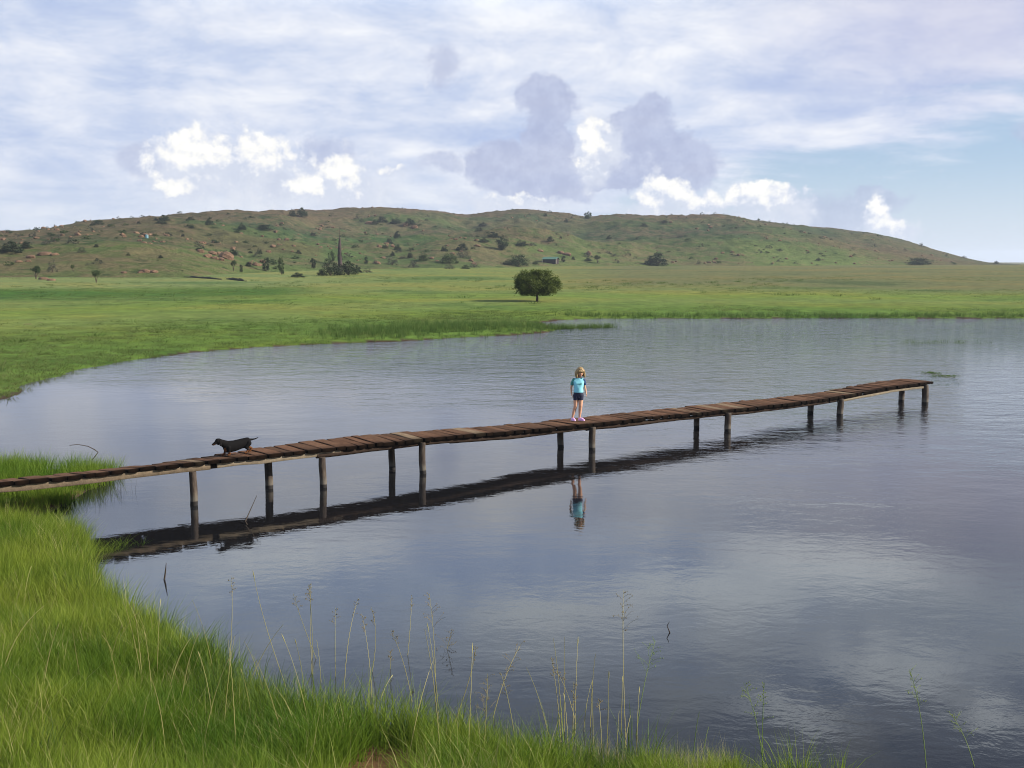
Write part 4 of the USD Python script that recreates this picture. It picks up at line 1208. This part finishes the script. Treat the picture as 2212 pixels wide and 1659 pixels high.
ROCKS = [make_kind(f'boulder_kind_{i}', [('stone', boulder(i + 1), ROCK)]) for i in range(5)]
BOULDERS = [(488, 558, 32, 21, 'great rounded orange boulder, the largest on the hill'), (433, 544, 16, 9, 'top left block of the big orange outcrop'), (447, 555, 20, 11, 'lower left block of the big orange outcrop'), (463, 559, 18, 11, 'middle block of the big orange outcrop'), (477, 562, 18, 9, 'block at the foot of the great rounded boulder'), (458, 548, 20, 9, 'slanting slab in the middle of the big orange outcrop'), (470, 549, 13, 8, 'small block left of the great rounded boulder'),
            (97, 549, 26, 9, 'wide rock on the left slope'), (117, 551, 18, 9, 'rock right of the wide one on the left slope'), (67, 557, 22, 9, 'rock below the dark bush at the left edge'), (40, 566, 15, 6, 'low rock near the left edge of the view'), (60, 565, 13, 6, 'small rock below the left rocks'), (95, 604, 24, 10, 'rock at the foot of the little teal tree'), (112, 606, 18, 9, 'rock right of the one under the teal tree'), (313, 587, 22, 9, 'rock in the row at the foot of the left slope'), (332, 588, 18, 8, 'right rock of the row at the foot of the left slope'), (302, 589, 14, 7, 'left rock of the row at the foot of the left slope'), (267, 589, 14, 6, 'single low rock left of the row of rocks'),
            (555, 573, 22, 11, 'rock among bushes at the hill foot'), (540, 570, 12, 7, 'small rock among bushes at the hill foot'), (876, 488, 12, 9, 'pale rock under the ridge bushes'), (895, 492, 16, 7, 'pale ledge under the ridge bushes'), (798, 483, 20, 8, 'ledge left of the ridge bushes'), (819, 533, 10, 8, 'left one of three pale boulders in the valley'), (835, 534, 9, 7, 'middle one of three pale boulders in the valley'), (847, 533, 10, 8, 'right one of three pale boulders in the valley'), (1168, 543, 13, 6, 'rock on the slope left above the cabin'), (1211, 547, 16, 8, 'rock on the slope right above the cabin'), (1225, 551, 18, 9, 'broken orange rock right of the cabin'), (1031, 532, 14, 6, 'rock on the rise left of the round tree'), (1272, 550, 11, 11, 'upright orange rock inside a grey bush'), (60, 700, 22, 6, 'flat orange stone on the far shore at the left'), (88, 697, 14, 5, 'small stone on the far shore at the left'), (321, 705, 14, 4, 'lone stone in the grass of the far shore')]
for i, (px, py, w, h, words) in enumerate(BOULDERS):
    p, D = hit(px, py)
    copy_of(ROCKS[i % 5], 'boulder', words, 'rock', (p[0], p[1], p[2] - .02 * h), rb.uniform(0, 360), (w * 1.1 * D / FOC, w * D / FOC, h * 1.1 * D / FOC), 'rocks on the hill and meadow')
n_ = 2600
spx, u = q5.uniform(-60, 2060, n_), q5.uniform(0, 1, n_)
B_, R_ = np.interp(spx, B_PX[:, 0], B_PX[:, 1]), np.interp(spx, R_PX[:, 0], R_PX[:, 1])
sD = B_ + (R_ - B_) * (0.05 + 0.93 * u)
saz = np.arctan((spx - 1106) / FOC / math.cos(PITCH))
sxy = np.stack([sD * np.sin(saz), sD * np.cos(saz)], -1)
clus = n3(sxy[:, 0], sxy[:, 1], 0.03, 91) + q5.normal(0, .03, n_) + 0.07 * np.clip((600 - spx) / 600, 0, 1)
kk = (clus > 0.075) & (np.interp(spx, SKY_PX[:, 0], SKY_PX[:, 1]) < 545)
spos = np.column_stack([sxy, hill_z(spx, sD) - .1])[kk]
ssz = 0.25 + 1.2 * q5.random(kk.sum()) ** 3
scatter('loose_rocks', 'orange rocks strewn in patches over the hillside', 'rocks', [boulder(i + 20, .6) for i in range(4)], [ROCK] * 4, spos, np.stack([ssz * 1.3, ssz, ssz * .75], -1), 93, tilt=.1)

# ------------------------------------------------------------------ the lone tree
tb_, tD = hit(1160, 651)
tw, th = 113 * tD / FOC, 72 * tD / FOC
lone = thing('tree', 'lone spreading willow with a short dark trunk standing in the meadow beyond the lake', 'tree', tb_)


def umbrella(q):
    while True:
        p = q.uniform(-1, 1, 3)
        if .22 < (p[0] ** 2 + p[1] ** 2 + p[2] ** 2) < 1:
            break
    rr = math.hypot(p[0], p[1])
    x = p[0] * .46
    z = .56 + p[2] * .42 + .08 * (1 - rr)
    z = max(z, .20 + .07 * (p[0] > 0) + .05 * q.random())
    return np.array([x, p[1] * .46, min(z, .93)])


cv, cf = crown(300, 50, .075, umbrella, 901, .019, droop=1.5)
cv = cv * np.array([tw, tw, th]); cv[:, 2] = np.maximum(cv[:, 2], .16 * th)
obj('crown', (cv + tb_, cf), LEAF_TREE, lone.GetPath(), org=tb_)
tr = [tube([(0, 0, -.1), (.02, 0, th * .12), (-.02, 0, th * .24)], [.12, .095, .09], 8)]
for k in range(7):
    a = k * .9 + .3
    tr.append(tube(bezier((0, 0, th * .18), (.25 * math.cos(a), .25 * math.sin(a), th * .42), (tw * .34 * math.cos(a), tw * .34 * math.sin(a), th * (.55 + .06 * (k % 3))), 7), np.linspace(.062, .014, 7), 6))
tv, tf = join(tr)
obj('trunk', (tv + tb_, tf), BARK, lone.GetPath(), smooth=True, org=tb_)

# ------------------------------------------------------------------ the dead trunk
dp_, dD = hit(735, 590)
u_ = dD / FOC
dead = thing('dead_tree', 'tall dark dead trunk with ragged growth rising from dark bushes at the hill foot', 'dead tree', dp_)
hh = 72 * u_
trunk = tube([(0, 0, -.2), (.1 * u_, 0, hh * .3), (-.8 * u_, 0, hh * .6), (-.3 * u_, 0, hh * .85), (.2 * u_, 0, hh)], np.array([5.0, 4.6, 3.8, 3.0, 1.8]) * u_, 8)
DEADW = simple('dead_wood', (.055, .040, .042), 0.9, 0.1, 0.5, 3)
obj('trunk', (trunk[0] + dp_, trunk[1]), DEADW, dead.GetPath(), smooth=True, org=dp_)
for k, (zf, a, L) in enumerate(((.5, 2.9, 6), (.62, .3, 5), (.72, 3.3, 5), (.8, .1, 4), (.9, 2.6, 4), (.42, .2, 6))):
    b0 = dp_ + np.array([-.4 * u_, 0, hh * zf])
    t_ = tube(bezier(b0, b0 + np.array([math.cos(a) * L * .6 * u_, .3, .5 * u_]), b0 + np.array([math.cos(a) * L * u_, .5, 3 * u_]), 4), np.linspace(.8, .3, 4) * u_, 5)
    obj('branch', t_, DEADW, dead.GetPath(), smooth=True, org=dp_)
t_ = tube(bezier(dp_ + [0, 0, hh * .98], dp_ + [.5 * u_, 0, hh * 1.1], dp_ + [.8 * u_, 0, hh * 1.3], 4), np.linspace(.9, .25, 4) * u_, 5)
obj('branch', t_, DEADW, dead.GetPath(), smooth=True, org=dp_)

lv, lf = crown(40, 26, .11, column_shape, 955, .032)
lv = lv * np.array([12 * u_, 12 * u_, hh * .74]) + np.array([-.3 * u_, -.6 * u_, hh * .10])
obj('foliage', (lv + dp_, lf), LEAF_DARK, dead.GetPath(), org=dp_)

# ------------------------------------------------------------------ cabin, tank, low bank
cp, cD = hit(1190, 568.5)
u_ = cD / FOC
cabin = thing('cabin', 'small dark cabin with a green metal roof and pale corner posts at the hill foot', 'cabin', cp)
ca = math.radians(-24)                                   # long side faces a little right of the camera


def cab(x, y, z):
    """Cabin coordinates in picture pixels: x along the long wall, y back, z up."""
    return cp + u_ * np.array([x * math.cos(ca) - y * math.sin(ca), x * math.sin(ca) * 1.0 + y * math.cos(ca), z])


def prism(corners):
    v = np.array([cab(*c) for c in corners])
    return trimesh.convex.convex_hull(v)


CABW = simple('cabin_wall', (.036, .028, .030), 0.9, 0.1, 0.35, 1.2)
ROOFM = simple('green_roof', (.075, .145, .115), 0.8, 0.1, 0.12, 1.0)
PALE = simple('pale_post', (.26, .23, .18), 0.8, 0.2, 0.15, 3)
L_, W_, HW, HR = 14.5, 9.0, 9.4, 12.6
wall = prism([(sx * L_, sy * W_, z) for sx in (-1, 1) for sy in (-1, 1) for z in (-1.5, HW)] + [(sx * L_, 0, HR - .8) for sx in (-1, 1)])
obj('wall', wall, CABW, cabin.GetPath(), org=cp)
for sy in (-1, 1):
    obj('roof_panel', prism([(sx * (L_ + 2.2), sy * (W_ + 2.6), HW - 1.4 + dz_) for sx in (-1, 1) for dz_ in (0, .8)] + [(sx * (L_ + 2.2), sy * .12, HR + dz_) for sx in (-1, 1) for dz_ in (0, .8)]), ROOFM, cabin.GetPath(), org=cp)
for sx, sy in ((-1, -1), (1, -1), (-1, 1)):
    x_, y_ = sx * (L_ + 1.3), sy * (W_ + 1.4)
    obj('corner_post', prism([(x_ + a, y_ + b, z) for a in (-.7, .7) for b in (-.7, .7) for z in (-1.5, HW - .9)]), PALE, cabin.GetPath(), org=cp)
obj('door', prism([(a, b, z) for a in (3, 7.5) for b in (-W_ - .25, -W_ - .05) for z in (-1.5, 6.6)]), simple('dark_door', (.018, .015, .015), 0.7), cabin.GetPath(), org=cp)
obj('window', prism([(a, b, z) for a in (-10, -4.5) for b in (-W_ - .25, -W_ - .05) for z in (3.0, 6.2)]), simple('dark_pane', (.02, .025, .03), 0.1, 0.6), cabin.GetPath(), org=cp)

kp, kD = hit(317, 514)
u_ = kD / FOC
tank = thing('water_tank', 'small pale blue tank on the left slope of the hill', 'water tank', kp)
tv = trimesh.creation.cylinder(radius=3.2 * u_, height=6.5 * u_, sections=18); tv.apply_translation([0, 0, 2.7 * u_])
BLUE = simple('pale_blue', (.11, .21, .25), 0.5, 0.3, 0.1)
obj('drum', tv, BLUE, tank.GetPath(), smooth=40)
tl = trimesh.creation.cone(radius=3.4 * u_, height=1.2 * u_, sections=18); tl.apply_translation([0, 0, 5.96 * u_])
obj('lid', tl, BLUE, tank.GetPath(), smooth=40)
for px0, px1, py0, py1, lab in ((398, 478, 599, 604, 'long low dark stone bank at the foot of the left slope'), (490, 532, 603, 608, 'shorter low dark stone bank right of the long one')):
    a, b = hit(px0, py0)[0], hit(px1, py1)[0]
    ts = np.linspace(0, 1, 14)
    pts = a + (b - a) * ts[:, None]
    pts[:, 2] = top_z(pts[:, 0], pts[:, 1])
    q = np.random.default_rng(int(px0))
    t_ = tube(pts, .28 * (1 + q.normal(0, .22, 14)) * np.sin(np.pi * (ts * .9 + .05)) ** .4, 7)
    tag(obj('stone_bank', t_, simple('dark_stone', (.035, .035, .026), 0.95, 0.05, 0.4, 2), smooth=False), lab, 'bank', 'low dark banks at the hill foot')

# ------------------------------------------------------------------ tall grass stalks in front, one by one
def near_hit(px, py):
    r = ray(px, py); r = r / math.hypot(r[0], r[1])
    D = np.linspace(2.5, 18, 500)
    P = EYE + r[None] * D[:, None]
    gap = P[:, 2] - ground_z(P[:, 0], P[:, 1])
    u = np.nonzero(gap < 0)[0]
    return P[u[0]] if len(u) else P[-1]


def panicle(pts, size, seed, wide=1.0, n=11):
    """An open grass flower head along the top of a stem: hair-fine branches, each with a few husks."""
    q = np.random.default_rng(seed)
    L = np.linalg.norm(np.diff(pts, axis=0), axis=1)
    cum = np.concatenate([[0], np.cumsum(L)]); tot = cum[-1]
    out_b, out_h = [], []
    for k in range(n):
        t = tot - size * (1 - k / n) ** 0.9
        b = np.array([np.interp(t, cum, pts[:, j]) for j in range(3)])
        l = size * q.uniform(.20, .42) * wide * (1 - .6 * k / n)
        a = q.uniform(0, 2 * math.pi)
        e = b + np.array([math.cos(a) * l * .75, math.sin(a) * l * .75, l * q.uniform(.25, .8)])
        br = bezier(b, (b + e) / 2 + [0, 0, l * .18], e, 4)
        out_b.append(tube(br, .0011, 3, False))
        for _ in range(q.integers(2, 5)):
            c = br[q.integers(1, 4)] + q.normal(0, l * .06, 3)
            hv = np.array([(1, 0, 0), (-1, 0, 0), (0, 1, 0), (0, -1, 0), (0, 0, 2.2), (0, 0, -2.2)]) * .0030 * q.uniform(.7, 1.4) + c
            out_h.append((hv, np.array([(0, 2, 4), (2, 1, 4), (1, 3, 4), (3, 0, 4), (2, 0, 5), (1, 2, 5), (3, 1, 5), (0, 3, 5)])))
    return join(out_b + out_h)


# (foot, top, bend in pixels, head: '' bare, 'p' open flower head, 'P' large one) in the 2212 picture
def c6(x, y): return (x / 3.0, 1152 + y / 3.0)          # noqa: E704
def c7(x, y): return (648 + x / 3.0, 1152 + y / 3.0)    # noqa: E704
def c8(x, y): return (1368 + x * .3815, 1152 + y * .3815)  # noqa: E704


LAWN = [(c6(-10, 960), c6(285, 470), 22, ''), (c6(265, 1060), c6(380, 590), 6, ''), (c6(535, 980), c6(470, 620), 4, ''), (c6(790, 1100), c6(668, 628), -6, ''), (c6(930, 980), c6(800, 440), -4, ''), (c6(1018, 940), c6(1040, 430), 2, ''), (c6(690, 930), c6(790, 600), 4, ''), (c6(720, 840), c6(905, 510), 14, ''), (c6(1080, 1020), c6(1235, 680), 6, ''), (c6(1160, 1120), c6(1285, 650), 6, ''), (c6(925, 980), c6(862, 455), -4, ''), (c6(985, 1060), c6(935, 640), -4, ''),
        (c6(150, 480), c6(203, 215), 4, ''), (c6(800, 920), c6(660, 660), -4, ''), (c6(1075, 1420), c6(980, 940), -8, '')]
EDGE = [(c6(1405, 980), c6(1246, 430), -8, ''), (c6(1385, 1260), c6(1285, 770), -8, ''), (c6(1530, 1430), c6(1478, 690), -4, ''), (c6(1445, 1310), c6(1520, 665), 4, ''), (c6(1305, 1400), c6(1482, 810), 8, ''), (c6(1560, 1070), c6(1835, 590), 8, ''), (c6(1730, 1060), c6(1582, 700), -4, ''), (c6(1900, 1060), c6(1640, 250), 20, ''), (c6(1465, 1000), c6(1500, 280), -10, 'p'), (c6(1990, 1130), c6(1912, 690), -4, ''), (c6(2110, 900), c6(1900, 390), 14, 'p'), (c6(2025, 980), c6(2000, 330), -6, 'p'), (c6(2085, 1020), c6(2052, 690), -2, ''), (c6(2020, 1300), c6(1828, 660), -8, ''), (c6(1850, 1370), c6(1640, 790), -8, ''), (c6(1640, 1250), c6(1560, 880), -4, ''),
        (c7(85, 980), c7(72, 320), 6, 'p'), (c7(232, 1000), c7(230, 480), 2, 'p'), (c7(285, 1110), c7(378, 420), 14, 'p'), (c7(470, 1240), c7(400, 520), -10, 'p'), (c7(425, 1020), c7(460, 480), -26, 'p'), (c7(590, 1010), c7(588, 760), 2, 'p'), (c7(745, 1150), c7(590, 630), -8, 'p'), (c7(672, 960), c7(724, 400), -6, 'p'), (c7(880, 1080), c7(838, 390), -6, 'P'), (c7(915, 1500), c7(808, 620), -8, ''), (c7(905, 1260), c7(825, 590), -6, ''), (c7(865, 960), c7(985, 620), -10, 'P'), (c7(1085, 1460), c7(1118, 720), -2, ''), (c7(945, 1300), c7(1140, 730), -22, 'p'), (c7(1180, 1490), c7(1215, 910), -4, 'P'), (c7(1225, 1250), c7(1435, 715), 8, 'P'), (c7(1405, 1370), c7(1300, 900), -4, 'p'), (c7(1640, 1420), c7(1467, 870), -8, ''), (c7(700, 1420), c7(860, 830), 4, ''), (c7(480, 1180), c7(600, 920), 4, '')]
DRY = [(c7(1695, 1370), c7(1628, 800), -4, 'p'), (c7(1705, 1340), c7(1642, 680), -4, ''), (c7(1715, 1330), c7(1714, 670), 0, ''), (c7(1780, 1340), c7(1802, 680), 2, ''), (c7(1810, 1300), c7(1660, 890), -8, 'p'), (c7(1880, 1330), c7(1915, 780), 4, ''), (c7(1990, 1430), c7(2002, 900), 0, ''), (c7(1955, 1400), c7(1935, 1070), -2, 'p'), (c7(1835, 1330), c7(1893, 960), 6, ''), (c7(2080, 1350), c7(2090, 930), 0, ''), (c7(2118, 1420), c7(2095, 370), 6, 'P'), (c7(2090, 1480), c7(2143, 1180), 2, ''), (c7(1765, 1380), c7(1775, 960), 0, 'p'), (c7(1900, 1440), c7(1895, 960), 0, ''), (c7(2050, 1440), c7(2068, 1150), 0, ''), (c7(2180, 1460), c7(2200, 1000), 2, ''), (c7(1740, 1420), c7(1710, 1040), -2, '')]
WATERSIDE = [(c8(5, 1180), c8(125, 610), 6, 'P'), (c8(80, 1260), c8(86, 1050), 0, ''), (c8(135, 1270), c8(178, 1140), 3, ''), (c8(335, 1290), c8(374, 1010), 2, ''), (c8(388, 1300), c8(428, 1095), 2, ''), (c8(745, 1345), c8(625, 845), -10, 'P'), (c8(735, 1345), c8(742, 845), 4, 'p'), (c8(1665, 1370), c8(1565, 770), -10, 'P'), (c8(1955, 1370), c8(1800, 1025), -8, 'P')]
GREENSTEM = leafy('green_stem', (.13, .20, .05), (.24, .28, .09), 0.3)
GROUPS = [(LAWN, STRAW, 'bare straw coloured grass stalk leaning over the green bank at the left', .0044), (EDGE, STRAW, 'tall pale green grass stalk rising from the bank against the water', .0038),
          (DRY, STRAW, 'dry greyish straw stalk in the upright cluster at the bottom centre right', .0036), (WATERSIDE, GREENSTEM, 'green grass stalk standing alone before the dark water at lower right', .0038)]
ORD = 'first second third fourth fifth sixth seventh eighth ninth tenth eleventh twelfth thirteenth fourteenth fifteenth sixteenth seventeenth eighteenth nineteenth twentieth'.split()
WHERE = ['over the left bank', 'against the water', 'in the dry cluster', 'at lower right']
HEADW = {'': 'bare straw stalk', 'p': 'stalk with light open head', 'P': 'stalk with large spreading head'}
seed_ = 1000
for gi, (rows, mat, group, rad_) in enumerate(GROUPS):
    for kind in ('', 'p', 'P'):
        mine = sorted([r_ for r_ in rows if r_[3] == kind], key=lambda r_: r_[1][0])
        for k, (foot, top, bend, kd) in enumerate(mine):
            seed_ += 1
            b = near_hit(foot[0], min(foot[1] + 14, 1700))
            dist = math.hypot(b[0], b[1])
            t3 = at_far(top[0], top[1], dist + np.random.default_rng(seed_).uniform(-.25, .35))
            m3 = at_far((foot[0] + top[0]) / 2 + bend * -0.6, (foot[1] + top[1]) / 2 - abs(bend) * 0.3, dist)
            b = b - [0, 0, .03]
            pts = bezier(b, 2 * m3 - (b + t3) / 2, t3, 9)
            place = 'the only one' if len(mine) == 1 else ('the leftmost' if k == 0 else (f'{ORD[k]} from the left' if k < 20 else f'{k + 1}th from the left'))
            st = thing('grass_stalk', f'{HEADW[kd]} {WHERE[gi]}, {place}', 'grass stalk', b, group=group)
            obj('stem', tube(pts, np.linspace(rad_, rad_ * .38, 9), 4), mat, st.GetPath(), smooth=True, org=b)
            if kd:
                ln = np.linalg.norm(t3 - b)
                big_ = .34 if kd == 'P' else .20
                obj('seed_head', panicle(pts, min(big_, ln * .55), seed_, 1.35 if kd == 'P' else .9, 14 if kd == 'P' else 9), DRYSEED if gi < 3 else GREENSTEM, st.GetPath(), org=b)
            elif gi < 3 and seed_ % 2:
                e_ = pts[-1] - pts[-2]
                tip = tube(np.array([pts[-1] - e_ * .7, pts[-1] - e_ * .2, pts[-1] + e_ * .15]), np.array([.0022, .0042, .001]), 5)
                obj('seed_head', tip, mat, st.GetPath(), org=b)

# ------------------------------------------------------------------ twigs, weed, tufts standing by themselves
TWIG = simple('twig', (.045, .034, .026), 0.85, 0.1, 0.4, 30)
tb2 = at(601, 1122, -0.05)
a_, b_, c_ = at(601, 1124), at_far(527, 1124, np.hypot(*at(527, 1124)[:2])), at_far(555, 1070, np.hypot(*at(527, 1124)[:2]) + .1)
m_ = tube(np.array([at(541, 1146, -0.06), at(530, 1126, .03), c_]), [.010, .009, .004], 6)
tag(obj('twig', m_, TWIG, smooth=True), 'thin bent dark twig poking up between the first two jetty posts', 'twig')
e0 = at(150, 961)
D0 = np.hypot(*at(200, 1000)[:2])
m_ = tube(np.array([at_far(150, 962, D0), at_far(168, 960, D0), at_far(190, 964, D0), at_far(204, 971, D0), at_far(212, 977, D0), at_far(206, 985, D0), at_far(199, 994, D0), at_far(196, 1012, D0)]), [.006, .007, .008, .009, .010, .009, .010, .012], 6)
tag(obj('twig', m_, TWIG, smooth=True), 'arching bare twig above the grass behind the jetty foot', 'twig')
m_ = tube(np.array([at(355, 1252, .0), at_far(357, 1238, np.hypot(*at(355, 1252)[:2])), at_far(359, 1216, np.hypot(*at(355, 1252)[:2]))]), [.012, .010, .003], 6)
tag(obj('twig', m_, TWIG, smooth=True), 'short dark upright stub standing in the water below the dog', 'twig')
vb = at(1447, 1367)
m_ = join([tube(np.array([vb, at_far(1441, 1352, np.hypot(*vb[:2]) + .02)]), [.007, .004], 5), tube(np.array([at_far(1441, 1352, np.hypot(*vb[:2]) + .02), at_far(1446, 1343, np.hypot(*vb[:2]) + .02)]), [.005, .002], 5)])
tag(obj('twig', m_, TWIG), 'tiny forked twig standing in open water at right of centre', 'twig')
for k, (px, py, w, h, lab) in enumerate(((2045, 812.5, 62, 4, 'flat green weed floating beyond the end of the jetty'), (2010, 806, 40, 2.5, 'faint thin strip of floating weed behind the green one'))):
    q = np.random.default_rng(60 + k)
    u_ = np.hypot(*at(px, py)[:2]) / FOC
    c = at(px, py)
    out = []
    for _ in range(90):
        o = np.array([q.normal(0, w * .27), q.normal(0, 9), 0]) * u_
        a = q.uniform(0, 6.28); l = q.uniform(.03, .09)
        dv_ = np.array([math.cos(a), math.sin(a), 0]) * l
        sv = np.array([-math.sin(a), math.cos(a), 0]) * l * .35
        z0 = np.array([0, 0, q.uniform(.006, .022)])
        v = np.array([c + o - dv_ + z0, c + o + sv + z0 * 1.6, c + o + dv_ + z0, c + o - sv + z0 * 1.6])
        out.append((v, np.array([(0, 3, 2), (0, 2, 1)])))
    tag(obj('water_weed', join(out), REED), lab, 'water weed', kind='stuff')
for (px, py, h, n, lab) in ((1581, 1672, .27, 60, 'dense upright tuft of green grass at the bottom edge right of the dry stalks'), (1735, 1676, .20, 50, 'green grass tuft at the bottom edge among lone stalks'), (1650, 1680, .12, 40, 'small low grass tuft at the bottom edge between two taller ones')):
    b = near_hit(px, py)
    v, f = blade_clump(n, .06, h * .5, h, .006, .22, int(px), 3)
    tag(obj('grass_tuft', (v + b, f), GRASS), lab, 'grass tuft')

# ------------------------------------------------------------------ thin haze in the air
hz_ = Graph()
haze_m = hz_.make('haze', volume=hz_.n('principled_volume', 'volume', color=(.72, .80, .95), density=0.0002, anisotropy=0.2))
hb = trimesh.creation.box([11000, 11000, 62]); hb.apply_translation([0, 0, 21])
tag(obj('haze', hb, haze_m), kind='stuff')
